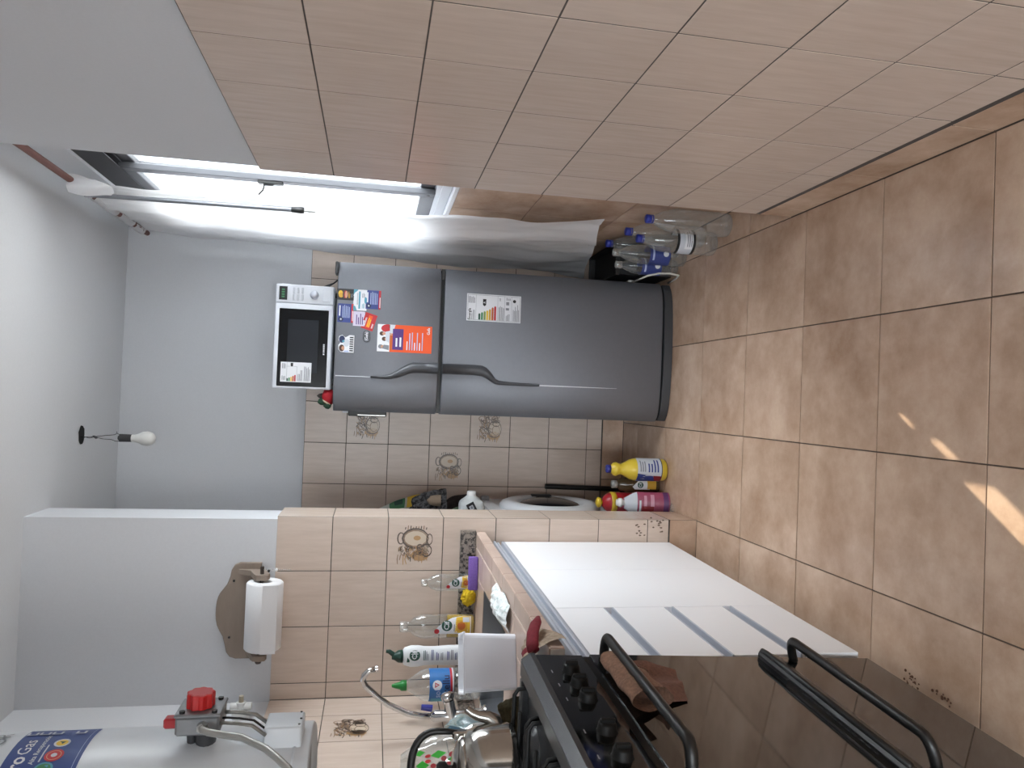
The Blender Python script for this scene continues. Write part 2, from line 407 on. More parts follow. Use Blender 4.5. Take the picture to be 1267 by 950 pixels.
# ---- partition between sink and laundry corner
WP = slab_wall('wall_partition', [((-1.35, YP+TT, 0), (XE-TT, YPB-TT, 1.62)), ((-1.35, YP+.006, 1.62), (XE-.012, YPB-.006, ZC))])
m = MB(); m.box((XL, YP+.0006, 0), (XE-.0006, YP+TT+.001, 1.62)); m.box((XE-TT-.001, YP+.0006, 0), (XE-.0006, YPB-.002, 1.62)); m.build('grout_bed', GROUT, WP)
RP = [.119, .207, .41, .607, .817, 1.018, 1.223, 1.425, 1.622]
CP = [XL, -1.062, -.859, -.656, XE]
tile_field(WP, (0, YP, 0), (1, 0, 0), UP, CP, RP, {(3, 5): 1})
tile_field(WP, (XE, 0, 0), (0, 1, 0), UP, [YP+.001, YPB-.001], RP)
skirting(WP, (XE-.36, YP, 0), (1, 0, 0), UP, .36, .36, h=.115); skirting(WP, (XE, YP+.001, 0), (0, 1, 0), UP, YPB-YP-.002, .30, h=.115)
# chipped glaze near the foot of the end tiles
CH = pm('chipped_biscuit', '#6b5a4e', .9)
m = MB(); r = random.Random(5)
for (x, z, n) in ((-.505, .232, 5), (-.485, .236, 4), (-.475, .15, 4), (-.5, .165, 3), (-.463, .20, 2), (-.463, .14, 3)):
    for k in range(n):
        cx, cz = x+r.uniform(-.014, .014), z+r.uniform(-.02, .02)
        m.flat([(cx+(.002+.002*r.random())*math.cos(a), YP-.0013, cz+(.003+.004*r.random())*math.sin(a)) for a in [2*PI*i/7 for i in range(7)]])
m.build('chipped_glaze', CH, WP)

# ---- left wall
WL = slab_wall('wall_left', [((-1.35, YR-.1, 0), (XL-TT, YB+.1, ZC))])
m = MB(); m.box((XL-TT-.001, 0.2, .6), (XL-.0006, YP, 1.62)); m.build('grout_bed', GROUT, WL)
CL = [2.839, 2.688, 2.488, 2.286, 2.084, 1.882, 1.68, 1.478, 1.276, 1.074, .872, .67, .468]
tile_field(WL, (XL, 0, 0), (0, 1, 0), UP, CL[::-1], RP[3:], {(10, 3): 2})

# ---- rear wall behind the camera with a glazed patio doorway
WE = slab_wall('wall_rear', [((-1.35, YR-.1, 0), (-.85, YR, ZC)), ((-.05, YR-.1, 0), (1.0, YR, ZC)), ((-.85, YR-.1, 2.15), (-.05, YR, ZC))])
D = struct(MB().build('door_1', FR))
m = MB()
for a, b in ((-.85, -.80), (-.10, -.05)): m.box((a, YR-.08, 0), (b, YR-.03, 2.15))
m.box((-.80, YR-.08, 2.10), (-.10, YR-.03, 2.15)); m.box((-.80, YR-.08, .95), (-.10, YR-.03, 1.0)); m.box((-.80, YR-.08, 0), (-.10, YR-.03, .06)); m.build('door_frame', FR, D)
for a, b in ((.06, .95), (1.0, 2.10)):
    m = MB(); m.box((-.80, YR-.058, a), (-.10, YR-.054, b)); m.build('pane', GLASS, D)

# ---- added, unseen sun blocker outside the window: its narrow gaps shape the floor streaks
d_, n_ = (.56, .8285), (.8285, -.56)
holes = []
for na, nb, t0, t1 in ((-.945, -.931, 1.33, 1.39), (-.930, -.908, 1.18, 1.26), (-.946, -.893, .80, 1.10), (-.985, -.975, .98, 1.12)):
    ys = []; zs = []
    for nn, tt in ((na, t0), (nb, t1), (na, t1), (nb, t0)):
        px, py = nn*n_[0]+tt*d_[0], nn*n_[1]+tt*d_[1]; q = (1.6-px)/d_[0]; ys.append(py+d_[1]*q); zs.append(q*.90)
    # a vertical slit: its y range comes from n alone
    yy = [(nn*n_[1]+1.1*d_[1]) + d_[1]*(1.6-(nn*n_[0]+1.1*d_[0]))/d_[0] for nn in (na, nb)]
    q0 = (1.6-(na+nb)/2*n_[0])/d_[0]; zs = [(q0-t0)*.90, (q0-t1)*.90]
    holes.append((min(yy), max(yy), min(zs), max(zs)))
bx = []; cuts = sorted({3.2, 5.3} | {h[0] for h in holes} | {h[1] for h in holes})
for ya, yb in zip(cuts[:-1], cuts[1:]):
    hs = sorted((h[2], h[3]) for h in holes if h[0] <= (ya+yb)/2 <= h[1]); z = 0
    for za, zb in hs:
        if za > z: bx.append(((1.598, ya, z), (1.602, yb, za)))
        z = max(z, zb)
    bx.append(((1.598, ya, z), (1.602, yb, 4.6)))
slab_wall('sun_blocker', bx, pm('blocker_surface', '#c9c6c0', .9))
# ================================================================== WINDOW CURTAIN, ROD, POLE
WOOD = pm('brown_painted_wood', '#7a5048', .6, var=.3, scale=8, stretch=(8, 1, 8))
t = thing('curtain_rod', 'brown wooden curtain rod running under the ceiling above the window', 'rod', (.69, 2.84, 2.346))
m = MB(); m.cyl((.69, 1.95, 2.352), (.69, 3.66, 2.341), .0115, n=14); m.build('rod', WOOD, t, True)
for y in (1.98, 3.64):
    m = MB(); m.cyl((.69, y, 2.346), (XW+.012, y, 2.346), .007, n=8); m.cyl((XW+.001, y, 2.346), (XW+.012, y, 2.346), .02, n=12)
    m.build('bracket', WOOD, t, True)
CURT = sheer('white_curtain_cloth', '#e4e4e6', .30)
t = thing('curtain', 'long white cloth curtain hung from the brown rod beside the window', 'curtain', (.67, 3.15, .3))
def cf(u, v):
    # u along the rod (near -> far), v from top to hem
    y = 2.815 + (.795+.05*v)*u
    y -= (1-u)*.12*max(0, v-.62)/.38
    hem = .475 - .20*u + .008*math.sin(u*9)
    z = 2.345*(1-v) + hem*v
    amp = .004 + .009*min(1, v*2)
    x = .690 - .052*min(1, v*1.6)*u**1.4 - amp*(math.sin(u*6+1.1*v) + .45*math.sin(u*15+2*v+1)) + .022*nz((u*3, v*4, 0), 1.3) + .006*nz((u*9, v*11, 4), 1.5) + .005*nz((u*14, v*6+u*5, 8), 1.7)
    return Vector((min(x, .706), y, z))
m = MB(); m.grid(cf, 70, 90); m.build('drape', CURT, t, True)
m = MB()   # cloth wrapped over the rod, bunched, leaving bits of rod showing
def wrap(y0, y1, seed):
    def f(u, v):
        a = -PI*.55 + v*PI*1.55; y = y0+(y1-y0)*u
        rr = .0155 + .007*abs(nz((u*5, v*2, seed), 2.2))
        return Vector((.69 - rr*math.cos(a)*1.0, y+.006*nz((v*3, u*4, seed)), 2.3465 + rr*math.sin(a)))
    return f
for k, (a, b) in enumerate(((2.80, 2.97), (3.0, 3.25), (3.28, 3.44), (3.47, 3.60))): m.grid(wrap(a, b, k), 12, 10)
m.build('header', CURT, t, True)
m = MB()   # loose flap of cloth at the near end of the rod
def flap(u, v):
    top = 2.362 - .012*u; bot = 2.285 - .075*math.sin(PI*.62*u+.2)
    return Vector((.704-.058*u+.006*math.sin(v*5+u*3), 2.775+.015*u+.012*math.sin(u*6+v*2)+.010*v, top+(bot-top)*v))
m.grid(flap, 12, 10); m.build('loose_flap', CURT, t, True)
m = MB()
def hemf(u, v):
    p = cf(u, .985+.015*v); return Vector((p.x-.003, p.y, p.z))
m.grid(hemf, 50, 2); m.build('hem', CURT, t, True)
POLE = pm('grey_metal_tube', '#84868d', .35, metal=.6)
t = thing('telescopic_pole', 'grey metal pole hanging upright from the curtain rod by the window', 'pole', (.659, 2.835, 1.51))
m = MB(); m.cyl((.659, 2.835, 1.60), (.659, 2.86, 2.325), .0082, n=14); m.build('tube', POLE, t, True)
m = MB(); m.lathe([(0, 1.575), (.0105, 1.576), (.012, 1.585), (.0095, 1.62), (0, 1.62)], (.659, 2.835, 0)); m.build('end_cap', BLACKP, t, True)
m = MB(); m.cyl((.659, 2.835, 1.575), (.659, 2.835, 1.535), .0045, n=10); m.cyl((.659, 2.835, 1.56), (.659, 2.835, 1.553), .0058, n=10); m.build('threaded_tip', STEEL, t, True)
m = MB(); m.tube([(.659, 2.86, 2.315), (.661, 2.861, 2.34), (.675, 2.861, 2.366), (.69, 2.861, 2.37), (.705, 2.861, 2.362)], .004, 8); m.build('hook', STEEL, t, True)

# ================================================================== REFRIGERATOR
FX0, FX1, FB, FT = -.077, .544, .045, 1.462
def fy(x):
    u = abs((x-(FX0+FX1)/2)/((FX1-FX0)/2)); return 3.158 + .014*u**2 + .040*u**9
FRS = pm('silver_grey_painted_steel', '#6f7177', .42, metal=.35, var=.04, scale=60)
def door_bm(z0, z1):
    n = 36; xs = [FX0+(FX1-FX0)*(.5-.5*math.cos(PI*i/n)) for i in range(n+1)]; yb = 3.232; b = .006
    loop = [(x, fy(x)) for x in xs]; m = MB(); pts = []; k = len(loop)
    for z, ins in ((z0, b), (z0+b*.3, b*.3), (z0+b, 0), (z1-b, 0), (z1-b*.3, b*.3), (z1, b)):
        for x, y in loop:
            c = (FX0+FX1)/2; pts.append((c+(x-c)*(1-ins/.31), y+ins, z))
    fs = [(j*k+i, j*k+i+1, (j+1)*k+i+1, (j+1)*k+i) for j in range(5) for i in range(k-1)]
    m.verts(pts, fs, True)
    a, e = len(pts), len(pts)
    for j, z in ((0, z0), (5, z1)):
        lo = pts[j*k:(j+1)*k]; q = lo + [(lo[-1][0], yb, z), (lo[0][0], yb, z)]; m.verts(q, [tuple(range(len(q)))])
    m.verts([(FX0, loop[0][1], z0), (FX0, yb, z0), (FX0, yb, z1), (FX0, loop[0][1], z1)], [(0, 1, 2, 3)])
    m.verts([(FX1, loop[-1][1], z0), (FX1, yb, z0), (FX1, yb, z1), (FX1, loop[-1][1], z1)], [(0, 3, 2, 1)])
    m.verts([(FX0, yb, z0), (FX1, yb, z0), (FX1, yb, z1), (FX0, yb, z1)], [(0, 1, 2, 3)])
    bmesh.ops.remove_doubles(m.bm, verts=m.bm.verts[:], dist=1e-5); bmesh.ops.recalc_face_normals(m.bm, faces=m.bm.faces[:]); return m
fr = thing('refrigerator', 'grey two-door refrigerator with a curved dark handle against the tiled back wall', 'refrigerator', (.2335, 3.45, 0))
m = MB(); m.box((FX0+.004, 3.24, .03), (FX1-.004, 3.73, 1.455), .008, seg=2); m.build('cabinet_body', FRS, fr, True)
m = MB(); m.box((FX0+.012, 3.20, .05), (FX1-.012, 3.242, 1.452)); m.build('gasket', BLACKP, fr, True)
dA = door_bm(1.034, FT).build('freezer_door', FRS, fr, True)
dB = door_bm(FB, 1.020).build('fridge_door', FRS, fr, True)
m = MB()    # plinth with a bowed front
xs = [FX0+.004+(FX1-FX0-.008)*i/24 for i in range(25)]
lo = [(x, fy(x)+.004-.012*math.sin(PI*(x-FX0)/(FX1-FX0))) for x in xs]
poly = lo + [(xs[-1], 3.26), (xs[0], 3.26)]
m.prism(poly, .038, Matrix.Translation((0, 0, .002)), bev=.004); m.build('plinth', DGREY, fr, True)
def on_door(pts_fn, nu, nv, off):
    m = MB()
    def f(u, v):
        x, z = pts_fn(u, v); return Vector((x, fy(x)-off, z))
    m.grid(f, nu, nv); return m
HAN = pm('charcoal_handle_plastic', '#45464a', .4, metal=.2)
def handle(pts, name, parent):
    """pts: (z, xl, xr) from the tip to the gap"""
    m = MB(); prev = None; ring = []
    for z, xl, xr in pts:
        xc = (xl+xr)/2; y = fy(xc); w_ = xr-xl; d = .009+.011*min(1, w_/.04)
        ring.append([(xl, y+.001, z), (xl+w_*.1, y-d, z), (xc, y-d-.003, z), (xr-w_*.1, y-d, z), (xr, y+.001, z)])
    P = [p for r_ in ring for p in r_]; k = 5
    fs = [(i*k+j, i*k+j+1, (i+1)*k+j+1, (i+1)*k+j) for i in range(len(ring)-1) for j in range(k-1)] + [(0, 1, 2, 3, 4), tuple((len(ring)-1)*k+i for i in range(5))[::-1]]
    m.verts(P, fs, True); return m.build(name, HAN, parent, True)
up = [(1.312, .064, .073), (1.27, .062, .076), (1.24, .062, .082), (1.225, .064, .088), (1.20, .070, .105), (1.175, .080, .122), (1.155, .088, .132), (1.14, .092, .137), (1.10, .094, .138), (1.036, .094, .138)]
dn = [(.60, .058, .069), (.66, .057, .070), (.73, .057, .072), (.775, .057, .076), (.792, .060, .084), (.812, .072, .112), (.832, .084, .130), (.85, .091, .137), (.88, .094, .139), (1.018, .094, .138)]
handle(up, 'handle', dA); handle(dn, 'handle', dB)
LT = pm('pale_trim_line', '#b3b5ba', .3, metal=.4)
m = MB(); m.prism([(.066, 1.455), (.0695, 1.455), (.0695, 1.315), (.067, 1.315)], .0035, Matrix(((1, 0, 0, 0), (0, 0, -1, fy(.068)+.001), (0, 1, 0, 0), (0, 0, 0, 1)))); m.build('crease', LT, dA, True)
m = MB(); m.prism([(.0595, .598), (.0655, .598), (.0640, .25), (.0625, .25)], .0035, Matrix(((1, 0, 0, 0), (0, 0, -1, fy(.063)+.001), (0, 1, 0, 0), (0, 0, 0, 1)))); m.build('crease', LT, dB, True)
m = MB(); m.box((FX1-.055, 3.175, FT-.001), (FX1-.004, 3.235, FT+.012), .003); m.build('hinge_cover', DGREY, fr, True)
m = MB(); m.box((FX1-.05, 3.178, 1.0205), (FX1-.006, 3.225, 1.0335)); m.build('hinge', BLACKP, fr, True)

# print helper: a flat card on the fridge door with printed shapes
PC = {k: pm('print_'+k, v, .45) for k, v in dict(white='#d9dade', black='#17171a', blue='#2f3d7d', teal='#4d93a8', navy='#1d2a52', red='#b3232b', orange='#dd4f16', purple='#4b2a70',
     yellow='#d9b233', green='#3e7d52', dkgreen='#1d4a3c', grey='#7d7f86', lilac='#c3bcd0', skin='#c08d70', brown='#4c3226', lt='#a9b7d8', gold='#c99a2c', olive='#7b8f4a', maroon='#7c1d26', dkorange='#b55a1c', pale='#bfc3cb').items()}
def card(x0, x1, z0, z1, thick=.0015, yf=None, ang=0, rounded=0):
    """returns (MB, matrix, w, h): local X right, Y up, Z toward the room; slot 0 is the card"""
    cx, cz = (x0+x1)/2, (z0+z1)/2; w_, h_ = x1-x0, z1-z0
    yv = (fy(cx) if yf is None else yf)
    sl = (fy(x1)-fy(x0))/(x1-x0) if yf is None else 0
    if yf is None: yv = min(yv, (fy(x0)+fy(x1))/2)
    M = frame((cx, yv-.0006, cz), (1, sl, 0), (0, 0, 1)) @ Matrix.Rotation(ang, 4, 'Z')
    m = MB()
    if rounded:
        r = min(rounded, w_/2-.0001, h_/2-.0001); pl = []
        for qx, qy, a in ((1, -1, -PI/2), (1, 1, 0), (-1, 1, PI/2), (-1, -1, PI)):
            for i in range(6): pl.append((qx*(w_/2-r)+r*math.cos(a+i*PI/10), qy*(h_/2-r)+r*math.sin(a+i*PI/10)))
    else: pl = [(-w_/2, -h_/2), (w_/2, -h_/2), (w_/2, h_/2), (-w_/2, h_/2)]
    m.prism(pl, thick, M @ Matrix.Translation((0, 0, -.0012))); return m, M @ Matrix.Translation((0, 0, thick-.0010)), w_, h_
class Print:
    def __init__(s, mb, M, base): s.mb, s.M, s.mats = mb, M, [PC[base]]; s.z = 0
    def c(s, k):
        if PC[k] not in s.mats: s.mats.append(PC[k])
        s.mb.m = s.mats.index(PC[k]); s.z += .00004; return s
    def rect(s, k, x0, y0, x1, y1): s.c(k); s.mb.rect(x0, y0, x1, y1, s.M, s.z)
    def disc(s, k, x, y, r, ry=None): s.c(k); s.mb.disc(x, y, r, s.M, s.z, ry=ry)
    def poly(s, k, pl): s.c(k); s.mb.flat([(x, y, s.z) for x, y in pl], s.M)
    def lines(s, k, x0, x1, y0, y1, n, seed=1, h=.5):
        r = random.Random(seed); d = (y1-y0)/n
        for i in range(n): s.rect(k, x0, y0+d*i, x0+(x1-x0)*r.uniform(.6, 1), y0+d*(i+h))
    def text(s, k, t, size, x, y, rot=0, bold=0, align='CENTER'):
        s.c(k); s.mb.text(t, size, s.M @ Matrix.Translation((x, y, s.z)) @ Matrix.Rotation(rot, 4, 'Z'), bold=bold, align=align)
def energy(p, w_, h_, compact=False):
    hx, hy = w_/2, h_/2; e = .004
    p.rect('grey', -hx+e, hy-e-.0012, hx-e, hy-e); p.rect('grey', -hx+e, -hy+e, hx-e, -hy+e+.0012); p.rect('grey', -hx+e, -hy+e, -hx+e+.0012, hy-e); p.rect('grey', hx-e-.0012, -hy+e, hx-e, hy-e)
fl = [('dkgreen', .30), ('green', .35), ('olive', .40), ('yellow', .44), ('gold', .50), ('dkorange', .58), ('red', .64)]
m, M, w_, h_ = card(.325, .441, .692, .925); p = Print(m, M, 'white'); energy(p, w_, h_)
p.text('black', 'Energía', .017, -.055, .104, bold=1, align='LEFT'); p.lines('grey', -.054, -.01, .082, .098, 3, 2); p.lines('grey', .018, .052, .082, .112, 5, 3)
p.rect('grey', -.054, .0765, .054, .0775)
for i, (c, wd) in enumerate(fl):
    y = .066-.0112*i; x1 = -.054+.116*wd*.86
    p.poly(c, [(-.052, y-.0085), (x1-.004, y-.0085), (x1, y-.0042), (x1-.004, y), (-.052, y)])
p.poly('black', [(.012, .034), (.037, .034), (.037, .048), (.012, .048), (.006, .041)]); p.text('white', 'A', .012, .022, .041, bold=1)
p.rect('grey', -.054, -.0165, .054, -.0155); p.lines('grey', -.052, .012, -.044, -.018, 5, 5); p.text('black', '260', .009, .038, -.026)
p.rect('grey', -.054, -.0465, .054, -.0455); p.lines('grey', -.052, -.02, -.068, -.05, 4, 6); p.text('black', '✻', .012, .0, -.058) if False else p.rect('grey', -.006, -.065, .004, -.051)
p.rect('grey', .016, -.065, .03, -.052); p.lines('grey', .036, .05, -.07, -.05, 3, 7); p.rect('grey', -.054, -.0765, .054, -.0755)
p.disc('black', .034, -.088, .007); p.lines('grey', -.052, .02, -.108, -.08, 6, 8); m.build('energy_label', p.mats, dB, True)['label'] = 'white energy rating label with coloured arrows'
tag(bpy.data.objects['refrigerator'], fr['label'], fr['category'])

# ---- magnets and flyer on the freezer door (each its own thing)
def finish(p, name, label, cat, group=None): return tag(p.mb.build(name, p.mats), label, cat, group)
MG = 'magnets on the freezer door'
m, M, w_, h_ = card(.380, .427, 1.394, 1.461); p = Print(m, M, 'black')
p.disc('yellow', .004, .020, .012, .009); p.disc('gold', -.004, .018, .010, .010); p.disc('brown', 0, .006, .017, .006); p.disc('red', 0, .001, .016, .004); p.disc('skin', 0, -.003, .015, .006); p.lines('gold', -.014, .014, -.018, -.010, 2, 1); p.lines('grey', -.012, .012, -.028, -.021, 2, 4)
finish(p, 'fridge_magnet', 'black burger magnet at the top right corner of the freezer door', 'magnet', MG)
m, M, w_, h_ = card(.340, .427, 1.341, 1.395); p = Print(m, M, 'white')
p.poly('teal', [(.02, .027), (.0435, .027), (.0435, .008), (.036, .014), (.03, .022)]); p.poly('teal', [(-.0435, .027), (-.022, .027), (-.028, .018), (-.0435, .012)]); p.disc('teal', .0, -.022, .014, .005)
p.rect('teal', -.036, -.001, .036, .006); p.lines('grey', -.02, .03, .009, .014, 2, 2); p.lines('teal', -.034, -.012, -.019, -.006, 3, 6); p.lines('grey', .010, .034, -.019, -.006, 3, 3)
finish(p, 'fridge_magnet', 'white magnet with teal waves between the two blue magnets', 'magnet', MG)
for (x0, x1, z0, z1, lb) in ((.349, .427, 1.284, 1.345, 'blue magnet with a red bottom band, nearest the flyer'), (.288, .365, 1.393, 1.456, 'blue magnet with a red bottom band, left of the burger magnet')):
    m, M, w_, h_ = card(x0, x1, z0, z1); p = Print(m, M, 'blue'); p.rect('red', -w_/2, -h_/2, w_/2, -h_/2+.009); p.lines('white', -w_/2+.006, w_/2-.006, -h_/2+.0018, -h_/2+.008, 1, 1)
    p.rect('white', -.012, .021, .030, .026); p.disc('navy', -.026, .018, .0105); p.rect('white', -.030, .017, -.022, .019); p.rect('white', -.027, .014, -.025, .022); p.lines('lt', -.02, .034, -.016, .016, 5, 5, .4)
    finish(p, 'fridge_magnet', lb, 'magnet', MG)
m, M, w_, h_ = card(.276, .336, 1.346, 1.393); p = Print(m, M, 'lilac'); p.text('purple', 'CYC', .017, -.002, .008, .12, 1) if False else p.lines('purple', -.024, .022, -.016, .016, 4, 8, .45)
finish(p, 'fridge_magnet', 'pale lilac magnet with purple lettering below the blue magnet', 'magnet', MG)
m, M, w_, h_ = card(.262, .330, 1.303, 1.353, ang=-.28); p = Print(m, M, 'red'); p.rect('orange', -.026, -.008, .026, .008); p.text('yellow', 'SUPER', .013, 0, 0, bold=1) if False else p.lines('yellow', -.022, .024, -.006, .007, 2, 3, .6)
p.lines('white', -.02, .014, .012, .019, 2, 2); p.lines('white', -.024, -.004, -.02, -.013, 2, 2); finish(p, 'fridge_magnet', 'tilted red magnet with an orange stripe left of the lilac one', 'magnet', MG)
m, M, w_, h_ = card(.212, .259, 1.322, 1.350, .004, rounded=.013); p = Print(m, M, 'black'); p.disc('grey', -.012, 0, .0095, .0105); p.rect('grey', -.012, -.0105, .012, .0105); p.disc('grey', .012, 0, .0095, .0105); p.rect('black', -.013, -.0085, .013, .0085); p.text('white', 'Gafa', .016, 0, 0, bold=1)
finish(p, 'fridge_magnet', 'small dark oval badge magnet with white rounded lettering', 'magnet', MG)
# souvenir magnet: beach pebbles over raised letters
m = MB(); Ms = frame((.2, fy(.2)-.0004, 1.416), (1, (fy(.236)-fy(.164))/.072, 0), (0, 0, 1)); pl = [(-.036, -.031), (.036, -.031), (.036, -.012), (.026, .004), (.036, .018), (.030, .030), (.014, .032), (.004, .024), (-.006, .032), (-.024, .031), (-.034, .022), (-.036, .0)]
m.prism(pl, .005, Ms @ Matrix.Translation((0, 0, -.001)), bev=.001); p = Print(m, Ms @ Matrix.Translation((0, 0, .0041)), 'white')
p.disc('navy', .018, .018, .015, .012); p.disc('brown', -.018, .018, .014, .011); p.disc('skin', -.018, .013, .008, .006); p.disc('pale', .004, .0, .016, .012); p.disc('teal', .010, .012, .005); p.rect('black', -.032, -.028, .033, -.0275)
for i in range(7): p.rect('black', -.030+i*.009, -.027, -.025+i*.009, -.013)
p.rect('lt', -.034, -.010, -.028, .008); finish(p, 'fridge_magnet', 'white cut-out souvenir magnet with round shapes at the left of the door', 'magnet', MG)
# flyer
m, M, w_, h_ = card(.176, .289, 1.067, 1.292, .0008); p = Print(m, M, 'orange'); hx, hy = w_/2, h_/2
p.rect('white', -hx, .062, hx, hy); p.disc('red', .040, .072, .017, .026); p.disc('brown', .048, .058, .009, .008); p.poly('pale', [(.02, .05), (hx, .04), (hx, .062), (.02, .062)])
for x, y, c in ((.018, .094, 'brown'), (-.004, .084, 'brown'), (-.036, .098, 'grey'), (.014, .066, 'brown')):
    p.disc(c, x, y, .009, .010); p.disc('skin', x, y-.008, .006, .007)
p.poly('grey', [(-.05, .064), (-.03, .064), (-.028, .085), (-.044, .092)]); p.poly('pale', [(-.02, .062), (.03, .062), (.026, .08), (-.012, .078)])
p.rect('dkorange', -.05, .052, .012, .061); p.rect('purple', -.047, .006, .040, .050); p.text('white', 'COMPRÁ', .012, -.006, .038, bold=1) if False else p.lines('white', -.034, .022, .014, .046, 2, 4, .45)
for i in range(7): p.rect('white' if i in (0, 3, 5) else 'lt', -.046, -.012-.0105*i, (-.010 if i in (0, 3, 5) else .028)-.004*(i % 2), -.0082-.0105*i)
p.text('white', 'Gafa', .016, .036, -.098, bold=1); finish(p, 'flyer', 'tall orange flyer with a photo of people stuck to the freezer door', 'flyer')

# ---- dark flat thing stuck on the left flank of the fridge
t = thing('wall_holder', 'dark flat holder with a silvery lip on the left side of the refrigerator', 'holder', (FX0-.02, 3.32, 1.25))
m = MB(); m.box((FX0-.021, 3.25, 1.24), (FX0+.003, 3.40, 1.40), .004); m.build('pocket', BLACKP, t, True)
m = MB(); m.box((FX0-.017, 3.246, 1.245), (FX0-.014, 3.2502, 1.36)); m.build('lip', STEEL, t, True)
m = MB(); m.box((FX0-.010, 3.29, 1.38), (FX0-.001, 3.42, 1.425), .002); m.build('leaflet', PC['white'], t, True)

# ================================================================== MICROWAVE on the fridge
MWB = pm('white_microwave_paint', '#d3d6dd', .4); MWG = pm('black_glass', '#0b0b0e', .22, spec=.25); MWI = pm('dark_mesh_window', '#1d2026', .3, spec=.25)
mw = thing('microwave_oven', 'white microwave oven with a black door standing on the refrigerator', 'microwave', (.225, 3.40, 1.463))
YM = 3.225
m = MB(); m.box((.008, YM+.022, 1.474), (.440, 3.575, 1.712), .006, seg=2); m.build('body', MWB, mw, True)
for x in (.04, .41):
    for y in (3.27, 3.54): m = MB(); m.cyl((x, y, 1.4625), (x, y, 1.475), .012, n=10); m.build('foot', BLACKP, mw, True)
m = MB(); m.box((.008, YM, 1.477), (.3615, YM+.022, 1.711), .005, seg=2); dr = m.build('door', MWB, mw, True)
m = MB(); m.box((.017, YM-.002, 1.495), (.339, YM+.002, 1.694), .004); m.build('door_glass', MWG, dr, True)
m = MB(); m.box((.075, YM-.0028, 1.534), (.295, YM-.0018, 1.657), .0004); m.build('mesh_window', MWI, dr, True)
m, M, w_, h_ = card(.035, .117, 1.556, 1.679, .0008, YM-.0032); p = Print(m, M, 'white'); p.rect('grey', -.036, .036, .04, .037); p.rect('grey', -.036, -.004, .024, -.003); p.rect('grey', .023, -.004, .024, .037)
for i, (c, wd) in enumerate((('dkgreen', .012), ('green', .015), ('yellow', .018), ('dkorange', .022), ('red', .026))): p.rect(c, -.038, .030-.0075*i, -.038+wd, .036-.0075*i)
p.poly('black', [(.026, .012), (.038, .012), (.038, .022), (.026, .022), (.022, .017)]); p.lines('grey', -.036, .01, -.026, -.006, 4, 2); p.lines('grey', -.036, .036, -.056, -.03, 5, 3); p.lines('grey', -.034, -.01, .042, .058, 3, 4); p.lines('grey', .014, .038, .042, .058, 3, 5)
m.build('energy_label', p.mats, dr, True)['label'] = 'white energy rating sticker'
m, M, w_, h_ = card(.150, .200, 1.505, 1.514, .0004, YM-.0022); p = Print(m, M, 'black'); p.rect('white', -.022, -.003, -.017, .003)
for i in range(6): p.rect('white', -.012+i*.006, -.003, -.008+i*.006, .003)
m.build('maker_badge', p.mats, dr, True)
m = MB(); m.box((.3625, YM+.001, 1.477), (.440, YM+.022, 1.711), .005, seg=2); cp = m.build('control_panel', MWB, mw, True)
m, M, w_, h_ = card(.374, .430, 1.666, 1.698, .001, YM+.0004); p = Print(m, M, 'black')
for i in range(4): p.rect('green', -.018+i*.010, -.006, -.012+i*.010, .006)
m.build('display', p.mats, cp, True)
m = MB()
for i in range(3):
    for j in range(2): m.box((.374+j*.029, YM-.0015, 1.600+i*.017), (.400+j*.029, YM+.002, 1.609+i*.017), .0015)
m.build('button_row', PC['pale'], cp, True)
m = MB(); m.lathe([(0, .018), (.014, .018), (.0165, .014), (.018, 0)], (.401, YM+.001, 1.557), (0, -1, 0)); m.build('dial', ALU, cp, True)
m = MB(); m.box((.374, YM-.0012, 1.488), (.428, YM+.002, 1.523), .002); m.build('door_button', MWB, cp, True)
m = MB(); m.tube([(.435, 3.52, 1.60), (.462, 3.50, 1.57), (.468, 3.44, 1.53), (.476, 3.38, 1.49), (.50, 3.40, 1.468), (.545, 3.52, 1.464), (.556, 3.64, 1.30), (.556, 3.74, .9)], .0035, 8)
m.tube([(.436, 3.55, 1.56), (.47, 3.56, 1.54), (.52, 3.57, 1.48), (.55, 3.64, 1.45), (.558, 3.72, 1.1)], .0035, 8); m.build('power_cord', BLACKP, mw, True)
m = MB(); m.box((.430, 3.30, 1.66), (.452, 3.50, 1.70), .003); m.build('vent_duct', MWB, mw, True)

# ---- toy fruit on the fridge top corner
RED = pm('red_plush', '#a31220', .8, bump=.2, scale=200); GRN = pm('dark_green_felt', '#24402e', .9)
t = thing('stuffed_ornament', 'small red stuffed ornament with dark green leaves at the left of the fridge top', 'ornament', (-.035, 3.27, 1.463))
m = MB(); m.lathe([(0, 0), (.026, .001), (.036, .012), (.038, .026), (.030, .040), (.014, .047), (0, .048)], (-.022, 3.27, 1.463), n=20); m.build('body', RED, t, True)
m = MB(); m.lathe([(.020, -.004), (.025, 0), (.020, .005)], (-.046, 3.262, 1.492), (-1, -.2, .6), n=18); m.build('pale_rim', pm('cream_felt', '#b9a58f', .9), t, True)
m = MB()
for dx, dz, s in ((-.056, .024, 1), (-.042, .048, .8)): m.lathe([(0, -.02), (.014, -.010), (.018, 0), (.013, .010), (0, .018)], (dx, 3.258, 1.463+dz), (-.3, -.3, 1), n=12, sx=s)
m.build('leaf', GRN, t, True)
m = MB(); m.lathe([(0, 0), (.012, .004), (.008, .018), (0, .026)], (-.018, 3.268, 1.507), n=10); m.build('knot', pm('grey_felt', '#4b4a48', .9), t, True)
